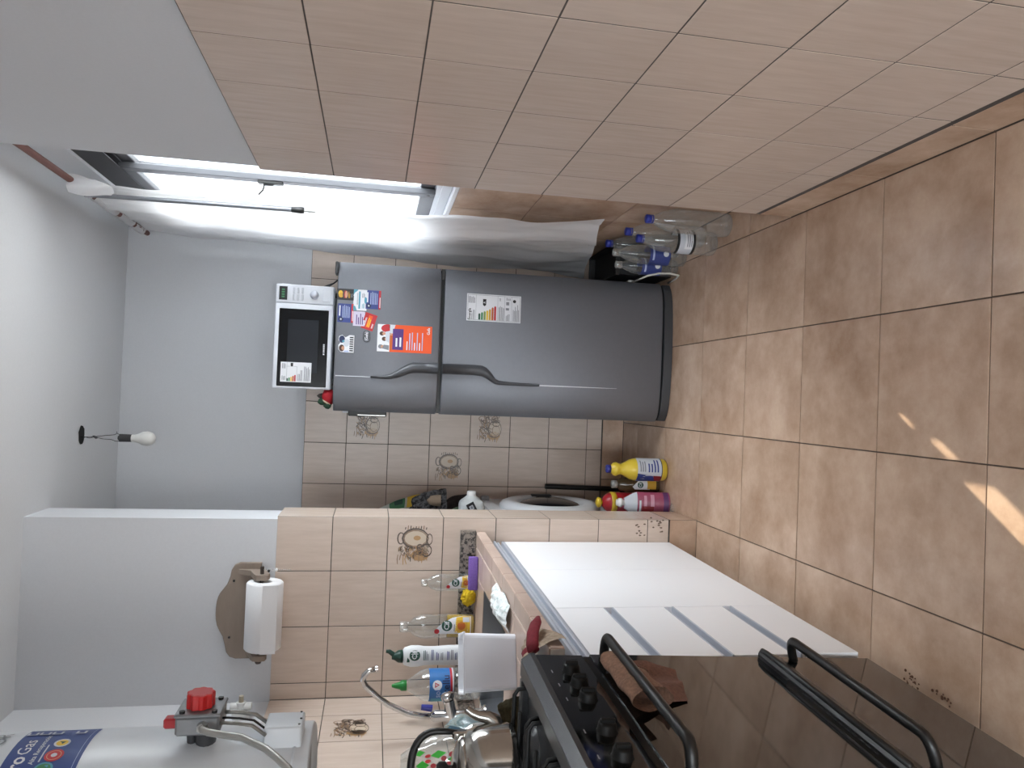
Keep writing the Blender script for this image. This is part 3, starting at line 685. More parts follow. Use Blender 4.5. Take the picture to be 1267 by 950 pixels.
# ================================================================== BASE CABINET (0.03 rad out of square with the floor grid)
def cabf(p, a=.03, o=(-.545, YP)):
    """local: x = out from the door face, y = from the partition toward the camera, z up"""
    x, y, z = p; ca, sa = math.cos(a), math.sin(a)
    return Vector((o[0] + x*ca - y*sa, o[1] - x*sa - y*ca, z))
cab = thing('base_cabinet', 'white kitchen base cabinet with two doors and four drawers under the worktop', 'cabinet', (-.75, 2.25, 0))
def cb(fn, name, mat, parent=cab):
    m = MB(cabf); fn(m); return m.build(name, mat, parent, True)
def flipfix(o):
    bm = bmesh.new(); bm.from_mesh(o.data); bmesh.ops.recalc_face_normals(bm, faces=bm.faces[:]); bm.to_mesh(o.data); bm.free(); return o
cb(lambda m: (m.box((-.535, .012, .10), (-.022, .018+.01, .82)), m.box((-.535, 1.150, .10), (-.022, 1.165, .855)), m.box((-.535, .812, .12), (-.022, .826, .82)), m.box((-.535, .028, .10), (-.03, 1.15, .118)), m.box((-.536, .012, .10), (-.520, 1.165, .855)), m.box((-.06, .028, .80), (-.045, 1.15, .855))), 'carcass', WHITE)
cb(lambda m: m.box((-.10, .012, .0), (-.085, 1.165, .10)), 'plinth', DGREY)
ALB = pm('brushed_aluminium_channel', '#b9bdc7', .45, metal=.25)
cb(lambda m: (m.box((-.03, .008, .752), (-.014, 1.19, .826)), m.box((-.016, .008, .786), (.002, 1.19, .796), .002), m.box((-.016, .008, .805), (-.002, 1.19, .812), .001), m.box((-.016, .008, .818), (.003, 1.19, .826), .001)), 'top_channel', ALB)
for a, b in ((.006, .4115), (.4145, .821)):
    d = cb(lambda m: m.box((-.02, a, .116), (0, b, .783), .0012), 'door', WHITE)
    cb(lambda m: m.box((-.019, a+.001, .783), (.0015, b-.001, .7875), .001), 'edge_pull', ALU, d)
ZD = [(.645, .783), (.468, .616), (.291, .438), (.116, .262)]
for k, (z0, z1) in enumerate(ZD):
    d = cb(lambda m: m.box((-.02, .824, z0), (0, 1.193, z1), .0012), 'drawer', WHITE)
    if k == 0: cb(lambda m: m.box((-.019, .825, z1), (.0015, 1.192, z1+.0045), .001), 'edge_pull', ALU, d)
    else: cb(lambda m: (m.box((-.030, .824, z1+.0005), (-.019, 1.192, z1+.029)), m.box((-.02, .824, z1+.0005), (.0015, 1.192, z1+.0055), .001), m.box((-.02, .824, z1+.0245), (-.0005, 1.192, z1+.0285), .001)), 'handle_channel', ALB, d)
for o in list(cab.children)+[c for q in cab.children for c in q.children]: flipfix(o)

# ================================================================== WORKTOP, SINK, GRANITE UPSTAND
ZT = .893
wt = thing('worktop', 'beige tiled kitchen worktop with a sink cut into it', 'worktop', (-.8, 2.2, .83))
WTT = pm('worktop_tile', '#c9b3a6', .3, var=1, col2='#b39c8f', scale=7, rnd=.03); WGR = pm('pale_grout', '#e3ddd6', .8)
SX0, SX1, SY0, SY1 = .25, .70, -.50, -.115          # sink hole in cabinet axes (y from partition, x from door face)
def wb(fn, name, mat, parent=wt):
    m = MB(cabf); fn(m); return flipfix(m.build(name, mat, parent, True))
XF, XB_, LEN = .036, -.56, 1.215
def core(m):
    z0, z1 = .857, ZT-.004
    m.box((SY1, .0, z0), (XF-.004, LEN, z1)); m.box((XB_, 0, z0), (SY0, LEN, z1)); m.box((SY0, 0, z0), (SY1, SX0, z1)); m.box((SY0, SX1, z0), (SY1, LEN, z1))
wb(core, 'slab', WGR)
ys = [0.002, .20, .40, .60, .80, 1.0, LEN]
for i in range(6):
    a, b = ys[i]+.0015, ys[i+1]-.0015
    for x0, x1 in ((XF-.052, XF-.0005), (SY1, XF-.056)):
        wb(lambda m: m.box((x0+.0015, a, ZT-.006), (x1-.0015 if x1 < XF else x1, b, ZT), .0012), 'top_tile', WTT)
    wb(lambda m: m.box((XF-.006, a, .858), (XF, b, ZT-.003), .001), 'edge_tile', WTT)
for a, b, c, d in ((0.002, SX0-.002, -.36, SY1), (0.002, SX0-.002, XB_, -.36), (SX1, .98, -.36, SY1), (SX1, .98, XB_, -.36), (.98, LEN, -.36, SY1), (.98, LEN, XB_, -.36)):
    wb(lambda m: m.box((c+.0015, a+.0015, ZT-.006), (d-.0015, b-.0015, ZT), .0012), 'top_tile', WTT)
sk = thing('sink', 'dark stainless kitchen sink set into the tiled worktop', 'sink', (-.85, 2.35, .72))
SKM = pm('dull_sink_steel', '#8d8f93', .35, metal=.8)
def basin(m):
    a0, a1, b0, b1 = SX0+.004, SX1-.004, SY0+.004, SY1-.004; zt, zb = ZT-.001, .74
    m.verts([(b0, a0, zt), (b1, a0, zt), (b1, a1, zt), (b0, a1, zt), (b0+.02, a0+.02, zb), (b1-.02, a0+.02, zb), (b1-.02, a1-.02, zb), (b0+.02, a1-.02, zb)],
            [(0, 4, 5, 1), (1, 5, 6, 2), (2, 6, 7, 3), (3, 7, 4, 0), (4, 7, 6, 5)])
m = MB(cabf); basin(m); m.build('basin', SKM, sk, True)
m = MB(cabf); m.lathe([(0, .7412), (.03, .7412), (.035, .7425)], (-.33, .47, 0)); m.build('drain', CHROME, sk, True)
GRAN = pm('speckled_granite', '#8c8279', .35, var=1, col2='#1f1c1a', scale=95, detail=3, ramp=(.42, .56))
t = thing('granite_upstand', 'strip of dark speckled granite along the wall behind the worktop', 'upstand', (-.8, YP-.01, ZT))
m = MB(); m.box((XL+.002, YP-.016, ZT+.001), (-.503, YP-.002, .953), .001); m.build('back_strip', GRAN, t, True)
m = MB(); m.box((XL+.002, 1.64, ZT+.001), (XL+.016, YP-.018, .953), .001); m.build('side_strip', GRAN, t, True)

# ================================================================== STOVE
FO = Vector((-.538, 1.572, .947)); ST = Vector((.062, .998, 0)).normalized()
def stf(p):
    """local: x = out from the front face, y = toward the camera from the far side, z up; the front leans back toward its foot"""
    x, y, z = p; k = (z-.947)
    n = Vector((ST.y, -ST.x, 0)); o = Vector((FO.x, FO.y, 0)) + Vector((.060, -.071, 0))*k
    q = o + n*x - ST*y; return Vector((q.x, q.y, z))
SB = pm('stove_black_enamel', '#101010', .35, spec=.45); SGL = pm('stove_black_glass', '#0b0b0b', .05, spec=1.0, coat=.5); SGR = pm('stove_grey_top', '#4c4d4f', .38, metal=.3)
sv = thing('gas_stove', 'black gas stove with glass oven door beside the white drawers', 'stove', (-.83, 1.32, 0))
def sb(fn, name, mat, parent=sv, fix=True):
    m = MB(stf); fn(m); o = m.build(name, mat, parent, True); return flipfix(o) if fix else o
SW, SD = .50, .53
sb(lambda m: m.box((-SD, .004, .10), (-.022, SW-.004, .93), .004), 'body', SB)
for x in (-.14, -SD+.05):
    for y in (.03, SW-.03): sb(lambda m: m.lathe([(.018, .0), (.018, .012), (.012, .02), (.012, .105)], (x, y, 0), n=12), 'foot', BLACKP)
def top(m):
    # rim: front slope and raised border round a sunk hob
    m.box((-.05, 0, .925), (-.012, SW, .968), .004); m.box((-SD, 0, .925), (-.05, .022, .968), .004); m.box((-SD, SW-.022, .925), (-.05, SW, .968), .004); m.box((-SD, .022, .925), (-SD+.03, SW-.022, .968), .004)
    m.box((-SD+.01, .01, .93), (-.03, SW-.01, .952))
sb(top, 'hob_top', SGR)
sb(lambda m: m.verts([(-.014, 0, .967), (-.014, SW, .967), (0, SW, .949), (0, 0, .949), (0, 0, .938), (0, SW, .938), (-.02, 0, .930), (-.02, SW, .930)], [(0, 1, 2, 3), (3, 2, 5, 4), (4, 5, 7, 6), (0, 3, 4, 6), (1, 7, 5, 2)]), 'front_trim', pm('stove_trim', '#6a6b6d', .25, metal=.7))
KNB = pm('matt_black_knob', '#0a0a0a', .55, spec=.3)
pn = sb(lambda m: m.box((-.022, .003, .832), (-.002, SW-.003, .937), .001), 'control_panel', SGL)
for i, y in enumerate((.088, .149, .209, .27, .328, .41)):
    if i == 3: continue
    k = sb(lambda m: m.lathe([(0, .016), (.015, .016), (.0165, .013), (.018, .003), (.020, 0)], (-.002, y, .879), (1, 0, .0), n=18), 'knob', KNB)
    sb(lambda m: m.box((.012, y-.004, .865), (.021, y+.004, .893), .002), 'knob_grip', KNB, k)
    sb(lambda m: m.box((-.0022, y-.006, .919), (-.0012, y+.006, .921)), 'mark', PC['grey'], pn)
dg = sb(lambda m: m.box((-.020, .002, .398), (0, SW-.002, .815), .0015), 'oven_door', SGL)
sb(lambda m: m.box((-.018, .006, .815), (-.004, SW-.006, .831)), 'door_gap', SB)
def bar(z, y0, y1, off, r, zz=0):
    def f(m):
        P = [(.0, y0+.006, z+zz)] + [(off*(1-math.cos(a))*1.0 if False else off*math.sin(a), y0+.006-.006*math.sin(a)+.03*(1-math.cos(a)), z+zz*(1-math.sin(a))) for a in [PI/12*i for i in range(1, 7)]]
        Q = [(x, (y0+y1)-y, q) for x, y, q in P[::-1]]
        m.tube(P+Q, r, 12)
    return f
sb(bar(.786, .012, SW-.02, .050, .0105), 'handle_bar', BLACKP, dg)
def ledge(m):
    m.prism([(0, .352), (0, .404), (.008, .404), (.017, .397), (.018, .388), (.010, .372), (.004, .352)], SW-.012, Matrix(((1, 0, 0, 0), (0, 0, 1, .006), (0, 1, 0, 0), (0, 0, 0, 1))))
lg = sb(ledge, 'vent_ledge', SB)
sb(lambda m: m.tube([(.004, -.002, .392), (.016, .010, .395), (.018, .03, .395), (.018, SW-.004, .395)], .0065, 10), 'ledge_lip', BLACKP, lg)
vp = sb(lambda m: m.prism([(.13, .402), (.16, .424), (SW-.006, .424), (SW-.006, .402)], .004, Matrix(((0, 0, 1, 0), (1, 0, 0, 0), (0, 1, 0, 0), (0, 0, 0, 1)))), 'vent_panel', SB, dg)
for i in range(12): sb(lambda m: m.box((.004, .20+i*.020, .408), (.0055, .212+i*.020, .4105)), 'vent_slot', DGREY, vp)
dw = sb(lambda m: m.box((-.020, .002, .104), (0, SW-.002, .350), .0015), 'lower_drawer', SGL)
sb(bar(.338, .018, SW-.02, .052, .0105, -.016), 'handle_bar', BLACKP, dw)
# grates and burners
GI = pm('cast_iron', '#171717', .6)
for gy in (.03, .175, .32):
    def grate(m):
        y0, y1, x0, x1, z = gy, gy+.14, -SD+.05, -.06, .985; r = .0045
        for q in ((y0+.006), (y1-.006)): m.tube([(x1, q, .953), (x1-.002, q, z-.008), (x1-.014, q, z), (x0+.014, q, z), (x0+.002, q, z-.008), (x0, q, .953)], r, 8)
        for x in (x0+.10, (x0+x1)/2, x1-.10): m.tube([(x, y0+.006, z), (x, y1-.006, z)], r, 8)
        m.tube([(x1-.02, (y0+y1)/2, z), (x1-.16, (y0+y1)/2, z)], r, 8); m.tube([(x0+.02, (y0+y1)/2, z), (x0+.16, (y0+y1)/2, z)], r, 8)
    sb(grate, 'grate', GI)
for x, y, s in ((-.15, .11, 1), (-.15, .38, 1.1), (-.38, .11, .9), (-.38, .38, 1)):
    b = sb(lambda m: m.lathe([(.045*s, .951), (.045*s, .956), (.034*s, .960), (.034*s, .968), (0, .968)], (x, y, 0), n=20), 'burner_base', SGR)
    sb(lambda m: m.lathe([(.028*s, .968), (.028*s, .973), (.02*s, .975), (0, .975)], (x, y, 0), n=20), 'burner_cap', GI, b)

# brown rag tucked behind the oven handle
RAG = pm('brown_terry_rag', '#8d6a56', .95, bump=.6, scale=160, var=.35, bdist=.003)
t = thing('brown_rag', 'dirty brown rag tucked behind the top oven door handle', 'rag', stf((.03, .2, .72)))
def ragtop(u, v):     # rolled fold sitting on top of the bar side
    a = -PI*.15+PI*1.75*v; y = .085+.185*u+.006*math.sin(v*6); r_ = .030+.010*u+.006*nz((u*3, v*3, 1), 2)
    return Vector((.026+ r_*math.cos(a)*.62, y, .788-.055*u*.3 + r_*1.05*math.sin(a)+.006*nz((u*4, v*2, 5))))
def ragtail(u, v):
    y = .085+.175*u*(1-.25*v)+.01*v; return Vector((.006+.018*(1-v)+.006*math.sin(u*9+v*3)+.006*nz((u*4, v*3, 2)), y, .785-.135*v*(1-.22*u)))
m = MB(stf); m.grid(ragtop, 26, 22); m.build('rolled_fold', RAG, t, True)
m = MB(stf); m.grid(ragtail, 22, 18); m.build('hanging_tail', pm('brown_terry_rag_dark', '#744f40', .95, bump=.6, scale=160, var=.35), t, True)
# ================================================================== THINGS ON THE WORKTOP
CLR = clear('clear_pet', (.97, .98, .98), .10, .06)
CLB = clear('clear_bottle_pet', (.93, .95, .95), .09, .08)
def wrapprint(m, o, r, ang, z, fn, sx=1, sy=1):
    """run fn(MB, M) to draw flat shapes, then wrap them on a cylinder of radius r (facing ang, measured from -Y)"""
    t = MB(); fn(t)
    bmesh.ops.triangulate(t.bm, faces=t.bm.faces[:])
    lim = max(.008, r*.14)
    for _ in range(6):
        long = [e for e in t.bm.edges if abs(e.verts[0].co.x-e.verts[1].co.x) > lim]
        if not long: break
        bmesh.ops.subdivide_edges(t.bm, edges=long, cuts=1); bmesh.ops.triangulate(t.bm, faces=[f for f in t.bm.faces if len(f.verts) > 3])
    base = len(m.bm.verts); vs = []
    for v in t.bm.verts:
        a = v.co.x/r + ang - PI/2; rr = r + v.co.z
        vs.append(m.bm.verts.new((o[0]+rr*math.cos(a)*sx, o[1]+rr*math.sin(a)*sy, o[2]+z+v.co.y)))
    t.bm.verts.index_update()
    for f in t.bm.faces:
        try: g = m.bm.faces.new([vs[v.index] for v in f.verts]); g.material_index = f.material_index; g.smooth = True
        except ValueError: pass
    t.bm.free()
class WP_(Print):
    def __init__(s, base): s.mb, s.M, s.mats, s.z = MB(), Matrix.Identity(4), [PC[base]], .0002
    def c(s, k):
        if PC[k] not in s.mats: s.mats.append(PC[k])
        s.mb.m = s.mats.index(PC[k]); s.z += .00008; return s
def label_obj(p, name, parent, o, r, ang, z, sx=1, sy=1, label=None):
    def fn(t):
        me = bpy.data.meshes.new('t'); p.mb.bm.to_mesh(me); t.bm.from_mesh(me); bpy.data.meshes.remove(me)
    m = MB(); wrapprint(m, o, r, ang, z, fn, sx, sy); ob = m.build(name, p.mats, parent, True)
    if label: ob['label'] = label
    return ob
YLIQ = pm('yellow_detergent', '#b8962a', .15, spec=.4)
def cif_bottle(x, y, z, s, level, label, group=None, liquid=True, ang=.25, cap=False):
    t = thing('detergent_bottle', label, 'bottle', (x, y, z), 0, group)
    H = .205*s; r = .032*s
    prof = [(0, .001), (r*.9, .001), (r, .006*s), (r*1.0, .085*s), (r*.93, .105*s), (r*1.0, .128*s), (r*.98, .145*s), (r*.72, .165*s), (r*.42, .176*s), (r*.38, .182*s)]
    m = MB(); m.lathe(prof, (x, y, z), n=24, sy=.62); m.build('body', CLB, t, True)
    m = MB(); m.lathe([(r*.40, .180*s), (r*.44, .181*s), (r*.44, .199*s), (r*.40, .202*s), (0, .202*s)], (x, y, z), n=16); m.build('cap', clear('cloudy_cap', (.9, .9, .88), .35, .2) , t, True)
    if level:
        m = MB(); m.lathe([(0, .003), (r*.86, .003), (r*.95, .008*s), (r*.95, level*s), (0, level*s)], (x, y, z), n=24, sy=.60); m.build('liquid', YLIQ, t, True)
    p = WP_('white'); k = s
    p.poly('white', [(-.027*k, .012*k), (.024*k, .012*k), (.027*k, .03*k), (.020*k, .062*k), (-.004*k, .100*k), (-.020*k, .112*k), (-.026*k, .095*k)])
    p.poly('yellow', [(-.0265*k, .014*k), (.0235*k, .014*k), (.026*k, .03*k), (.021*k, .052*k), (-.022*k, .056*k)]); p.rect('gold', -.02*k, .022*k, .012*k, .05*k); p.disc('dkorange', -.004*k, .038*k, .011*k); p.rect('pale', .006*k, .016*k, .021*k, .034*k)
    p.disc('dkgreen', -.003*k, .077*k, .0145*k); p.text('white', 'Cif', .019*k, -.003*k, .077*k, bold=1); p.disc('red', -.018*k, .104*k, .007*k); p.lines('grey', -.018*k, .01*k, .056*k, .0605*k, 1, 1)
    label_obj(p, 'label', t, (x, y, z), r*1.015, ang, 0, 1, .63, 'white and yellow printed label')
    return t
YF_ = YP-.016
cif_bottle(-.690, YF_-.026, ZT, 1.0, .0, 'small clear detergent bottle with a yellow label standing behind the purple sponge', ang=.2)
cif_bottle(-.848, YF_-.036, ZT, 1.36, .075, 'larger clear detergent bottle with yellow liquid in its lower third', ang=.3)
# purple sponge and yellow scourer
t = tag(MB().build('x', WHITE), '', '') ; bpy.data.objects.remove(t)
m = MB(); m.box((-.705, 2.738, ZT+.001), (-.585, 2.762, ZT+.035), .004, rot=Matrix.Rotation(.10, 3, 'Z'), seg=2)
tag(m.build('sponge', pm('purple_sponge', '#7d5fae', .9, bump=.5, scale=220, var=.2)), 'purple dish sponge standing on its long edge at the back of the worktop', 'sponge')
def scour(u, v):
    a, b = 2*PI*u, PI*v; r_ = 1+.45*nz((math.cos(a)*math.sin(b), math.sin(a)*math.sin(b), math.cos(b)), 5.5, 3)
    return Vector((-.742+.030*r_*math.sin(b)*math.cos(a), 2.788+.022*r_*math.sin(b)*math.sin(a), ZT+.026+.025*r_*math.cos(b)))
m = MB(); m.grid(scour, 44, 30); tag(m.build('scouring_cloth', pm('yellow_cloth', '#d8b61e', .85, bump=.4, scale=120)), 'crumpled bright yellow cloth on the worktop left of the purple sponge', 'cloth')
# white cleaner bottle with green cap
x, y = -.930, 2.715
t = thing('cleaner_bottle', 'white cream cleaner bottle with a dark green nozzle cap', 'bottle', (x, y, ZT))
m = MB(); m.lathe([(0, .001), (.034, .001), (.037, .006), (.036, .10), (.033, .15), (.034, .19), (.038, .21), (.038, .235), (.031, .258), (.016, .268), (0, .269)], (x, y, ZT), n=26, sy=.62); m.build('body', pm('white_bottle', '#dcdee0', .35), t, True)
m = MB(); m.lathe([(.017, .262), (.023, .264), (.021, .28), (.013, .292), (.010, .302), (0, .302)], (x, y, ZT), n=16); m.tube([(x, y, ZT+.288), (x+.008, y, ZT+.298), (x+.018, y, ZT+.312), (x+.019, y, ZT+.323)], [.008, .009, .008, .006], 8); m.build('nozzle_cap', pm('green_cap', '#16392f', .4), t, True)
p = WP_('white'); p.disc('dkgreen', -.004, .222, .019); p.text('white', 'Cif', .024, -.004, .222, bold=1); p.poly('dkgreen', [(-.028, .24), (-.02, .24), (-.01, .248), (-.028, .25)])
for i, (c, z0) in enumerate((('dkgreen', .188), ('grey', .178), ('blue', .160), ('blue', .142), ('grey', .126), ('blue', .104), ('grey', .09), ('blue', .076))): p.lines(c, -.022, .016-.004*(i % 2), z0-.004, z0+.006, 2, i)
label_obj(p, 'label', t, (x, y, ZT), .0372, .35, 0, 1, .63)
# big water bottle with blue wrap and green cap
x, y = -.990, 2.60
t = thing('water_bottle', 'clear water bottle with a blue wrap-round label and green cap', 'bottle', (x, y, ZT)); R_ = .052
m = MB(); m.lathe([(0, .004), (.04, .001), (R_, .012), (R_, .05), (R_*.95, .055), (R_, .06), (R_, .085), (R_*.96, .09), (R_, .095), (R_, .185), (R_*.9, .205), (R_*.5, .235), (.017, .25), (.015, .262)], (x, y, ZT), n=28); m.build('body', CLB, t, True)
m = MB(); m.lathe([(.014, .252), (.0175, .253), (.0175, .270), (.012, .276), (.0085, .292), (.005, .302), (0, .303)], (x, y, ZT), n=14); m.build('cap', pm('bright_green_cap', '#1f7a34', .4), t, True)
PC['sky'] = pm('print_sky', '#2f6cab', .4); p = WP_('sky'); p.rect('sky', -.10, .105, .10, .178); p.rect('red', -.10, .100, .10, .108); p.rect('pale', -.10, .096, .10, .1005); p.disc('white', -.002, .152, .016); p.poly('red', [(-.010, .160), (.007, .160), (-.001, .144)]); p.poly('white', [(-.005, .157), (.002, .157), (-.0015, .150)]); p.text('navy', 'cellu', .034, .0, .121, bold=1); p.text('lt', 'sol', .028, -.03, .15); p.rect('teal', -.085, .115, -.05, .172)
m_ = label_obj(p, 'label', t, (x, y, ZT), R_*1.012, .35, 0, label='blue printed label with a red band')
# translucent plastic tub
TUB = clear('milky_plastic', (.95, .96, .99), .55, .35, .85)
tub_o = (-.716, 2.025)
t = thing('plastic_tub', 'milky translucent plastic tub on the worktop in front of the bottles', 'tub', (tub_o[0], tub_o[1], ZT))
TR = Matrix.Rotation(.36, 3, 'Z')
def tubf(p): q = TR @ Vector((p[0], p[1], 0)); return Vector((tub_o[0]+q.x, tub_o[1]+q.y, p[2]))
bx0, bx1, by0, by1 = -.075, .075, -.055, .055
def tub(m):
    zt, zb = ZT+.142, ZT+.001; e = .005
    P = []
    for z, i in ((zt, 0), (zb, e), (zb+.003, e+.003), (zt, .003)): P += [(bx0+i, by0+i, z), (bx1-i, by0+i, z), (bx1-i, by1-i, z), (bx0+i, by1-i, z)]
    F = [(a*4+i, a*4+(i+1) % 4, (a+1)*4+(i+1) % 4, (a+1)*4+i) for a in (0, 2) for i in range(4)] + [(7, 6, 5, 4), (8, 9, 10, 11)]
    m.verts(P, F)
m = MB(tubf); tub(m); bmesh.ops.bevel(m.bm, geom=[e for e in m.bm.edges if abs(e.verts[0].co.z-e.verts[1].co.z) > .1], offset=.012, segments=3, affect='EDGES', profile=.5); o = flipfix(m.build('tub_wall', TUB, t, True))
m = MB(tubf)
for a, b in (((bx0-.003, by0-.003), (bx1+.003, by0+.003)), ((bx0-.003, by1-.003), (bx1+.003, by1+.003)), ((bx0-.003, by0), (bx0+.003, by1)), ((bx1-.003, by0), (bx1+.003, by1))): m.box((a[0], a[1], ZT+.139), (b[0], b[1], ZT+.144), .001)
m.build('rim', TUB, t, True)
# folded dishcloth by the sink
def dcl(u, v):
    return Vector((-.575-.080*(1-v)+.010*nz((u*4, v*4, 1), 1.0), 2.075+.25*u+.015*nz((u*3, v*3, 3)), ZT+.004+.045*math.sin(PI*v)*(.35+.65*math.sin(PI*u)**.7)*(.55+.8*abs(nz((u*3.2, v*2.4, 7), 1.5)))))
m = MB(); m.grid(dcl, 40, 22); tag(m.build('dish_cloth', pm('white_dish_cloth', '#d9dcdb', .9, bump=.4, scale=90, var=1, col2='#a9bab8', ramp=(.36, .44))), 'crumpled white dish cloth with green print at the edge of the sink', 'cloth')
# oven mitt and old cloth on the worktop edge next to the stove
def oc(u, v):
    c = .62; k = max(0, (v-c)/(1-c)); y = 1.640+(.125-.055*k)*u
    if v < c: x = -.615+.068*v/c - .003*u; z = ZT+.004+.045*math.sin(PI*(.15+.75*v/c))*(1-.5*u)+.012*abs(nz((u*3, v*3, 4), 2))
    else: x = -.547+.016*math.sin(PI*.6*k)-.003*u; z = ZT+.016-.060*k*(1-.3*u*u)
    return Vector((x+.005*nz((u*4, v*4, 2)), y+.008*nz((v*5, u*3, 7)), z+.006*nz((u*7, v*7, 3))))
m = MB(); m.grid(oc, 24, 24); tag(m.build('kitchen_rag', pm('beige_rag', '#b5a28e', .95, bump=.5, scale=120, var=.35)), 'grubby beige rag lying over the worktop edge beside the stove', 'rag')
t = thing('oven_mitt', 'dark red cloth mitt lying on the beige rag next to the stove', 'oven mitt', (-.53, 1.68, ZT+.03))
MIT = pm('dark_red_cloth', '#7a1f2c', .9, bump=.4, scale=150, var=.25)
m = MB(); m.tube([(-.560, 1.645, ZT+.030), (-.548, 1.665, ZT+.030), (-.532, 1.69, ZT+.024), (-.518, 1.715, ZT+.012), (-.510, 1.735, ZT+.003)], [.014, .016, .016, .015, .006], 14, flat=.6); m.build('palm', MIT, t, True)
m = MB(); m.tube([(-.575, 1.655, ZT+.040), (-.572, 1.68, ZT+.042), (-.570, 1.695, ZT+.038)], [.012, .011, .005], 12, flat=.6); m.build('thumb', MIT, t, True)
# khaki cloth draped against the back corner of the hob
def kh(u, v):
    y = 1.585+.065*u; return Vector((-.645-.16*v+.008*nz((u*5, v*5, 1)), y+.012*math.sin(v*9), 1.004-.105*u**1.3+.007*nz((u*4, v*6, 6), 2)+.006*math.sin(v*17)))
m = MB(); m.grid(kh, 16, 30); tag(m.build('khaki_rag', pm('khaki_rag', '#7d7358', .95, bump=.5, scale=120, var=.35)), 'khaki rag hanging between the worktop and the back of the stove', 'rag')

# ------------------------------------------------------------------ tap, kettle, bag, bowls
t = thing('kitchen_tap', 'chrome kitchen tap with a long curved gooseneck spout over the sink', 'tap', (-1.06, 2.43, ZT))
m = MB(); m.lathe([(.03, 0), (.03, .008), (.02, .014), (.018, .05), (.018, .17), (.012, .18), (0, .181)], (-1.035, 2.45, ZT), n=18); m.build('body', CHROME, t, True)
m = MB(); m.cyl((-1.045, 2.45, ZT+.11), (-.985, 2.45, ZT+.125), .021, .018, n=18); m.lathe([(.013, 0), (.022, .006), (.022, .02), (.010, .026), (0, .027)], (-.985, 2.45, ZT+.125), (1, 0, .2), n=14); m.build('valve', CHROME, t, True)
m = MB(); P = [(-1.035, 2.45, 1.06), (-1.033, 2.45, 1.10), (-1.024, 2.45, 1.145), (-.993, 2.45, 1.208), (-.972, 2.45, 1.238), (-.948, 2.45, 1.265), (-.930, 2.45, 1.284), (-.912, 2.45, 1.293), (-.897, 2.45, 1.290), (-.884, 2.45, 1.277), (-.878, 2.45, 1.255)]
m.tube(P, .0095, 12); m.cyl(P[-1], (-.877, 2.45, 1.247), .011, n=14); m.build('spout', CHROME, t, True)
m = MB(); m.cyl((-1.005, 2.44, 1.07), (-1.0, 2.44, 1.105), .011, .009, n=12); m.build('blue_index', pm('blue_plastic', '#2b2f86', .4), t, True)

KX, KY, KZ = -.737, 1.50, .9895
kt = thing('kettle', 'polished steel kettle with a black bow handle on the hob', 'kettle', (KX, KY, KZ))
KM = pm('polished_kettle_steel', '#b9b6b0', .13, metal=1)
m = MB(); m.lathe([(0, .0), (.070, .0), (.079, .004), (.082, .014), (.080, .024), (.079, .05), (.076, .075), (.068, .095), (.056, .104)], (KX, KY, KZ), n=36); m.build('body', KM, kt, True)
m = MB(); m.lathe([(.058, .103), (.058, .108), (.048, .116), (.025, .124), (0, .126)], (KX, KY, KZ), n=30); ld = m.build('lid', KM, kt, True)
m = MB(); m.lathe([(.006, .124), (.006, .132), (.013, .138), (.013, .150), (.008, .155), (0, .155)], (KX, KY, KZ), n=16); m.build('lid_knob', BLACKP, ld, True)
sd = Vector((.92, .39, 0)).normalized()
KS = pm('kettle_spout_steel', '#a9a6a0', .25, metal=1)
c = Vector((KX, KY, KZ)); m = MB()
m.tube([c+sd*.066+Vector((0, 0, .032)), c+sd*.082+Vector((0, 0, .036)), c+sd*.090+Vector((0, 0, .050)), c+sd*.093+Vector((0, 0, .070)), c+sd*.099+Vector((0, 0, .084)), c+sd*.107+Vector((0, 0, .094))], [.018, .016, .013, .0105, .009, .008], 16, caps=False); m.build('spout', KS, kt, True)
s2 = sd
for s in (1, -1):
    m = MB(); q = c+s2*s*.060; m.box(q+Vector((-.008, -.008, .085)), q+Vector((.008, .008, .124)), .003)
    m.cyl(q+Vector((0, -.012, .114)), q+Vector((0, .012, .114)), .006, n=10); m.build('handle_lug', KM, kt, True)
m = MB(); P = [c+s2*(.064*math.cos(a))*(1.0+.35*math.sin(a))+Vector((0, 0, .114+.092*max(0, math.sin(a))**.7)) for a in [PI*i/20 for i in range(21)]]
m.tube(P, [.005+.0030*math.sin(PI*i/20)**.5 for i in range(21)], 12); m.build('handle', BLACKP, kt, True)

# clear plastic bag of groceries beyond the kettle
BAG = clear('crinkled_bag_plastic', (.95, .97, .96), .22, .05)
gx, gy = -.880, 1.80
bg_ = thing('plastic_bag', 'clear crinkled plastic bag with green patches and red dots behind the kettle', 'bag', (gx, gy, ZT))
def bagf(u, v):
    a = 2*PI*u; z = .30*v; r_ = .098*(1-.18*v)*math.sin(PI*min(.97, .10+.86*v**.8))**.45
    r_ *= 1+.16*nz((math.cos(a)*1.5, math.sin(a)*1.5, v*3), 1.6, 2)+.05*nz((math.cos(a)*4, math.sin(a)*4, v*9), 1.5, 5)
    return Vector((gx+r_*math.cos(a), gy+r_*.8*math.sin(a), ZT+.006+z))
m = MB(); m.grid(bagf, 44, 30); m.build('film', BAG, bg_, True)
m = MB(); r = random.Random(9)
def on_bag(u, v, off): p0 = bagf(u, v); d = Vector((p0.x-gx, p0.y-gy, 0)).normalized(); return p0+d*off
def patch(m, u, v, du, dv, off=.002, n=10):
    P = [on_bag(u+du*math.cos(a), v+dv*math.sin(a), off) for a in [2*PI*i/n for i in range(n)]]; m.verts(P+[on_bag(u, v, off)], [(i, (i+1) % n, n) for i in range(n)], True)
GB = [pm('print_bright_green', '#3fae3c', .4), PC['red'], PC['white'], PC['blue'], PC['dkgreen']]
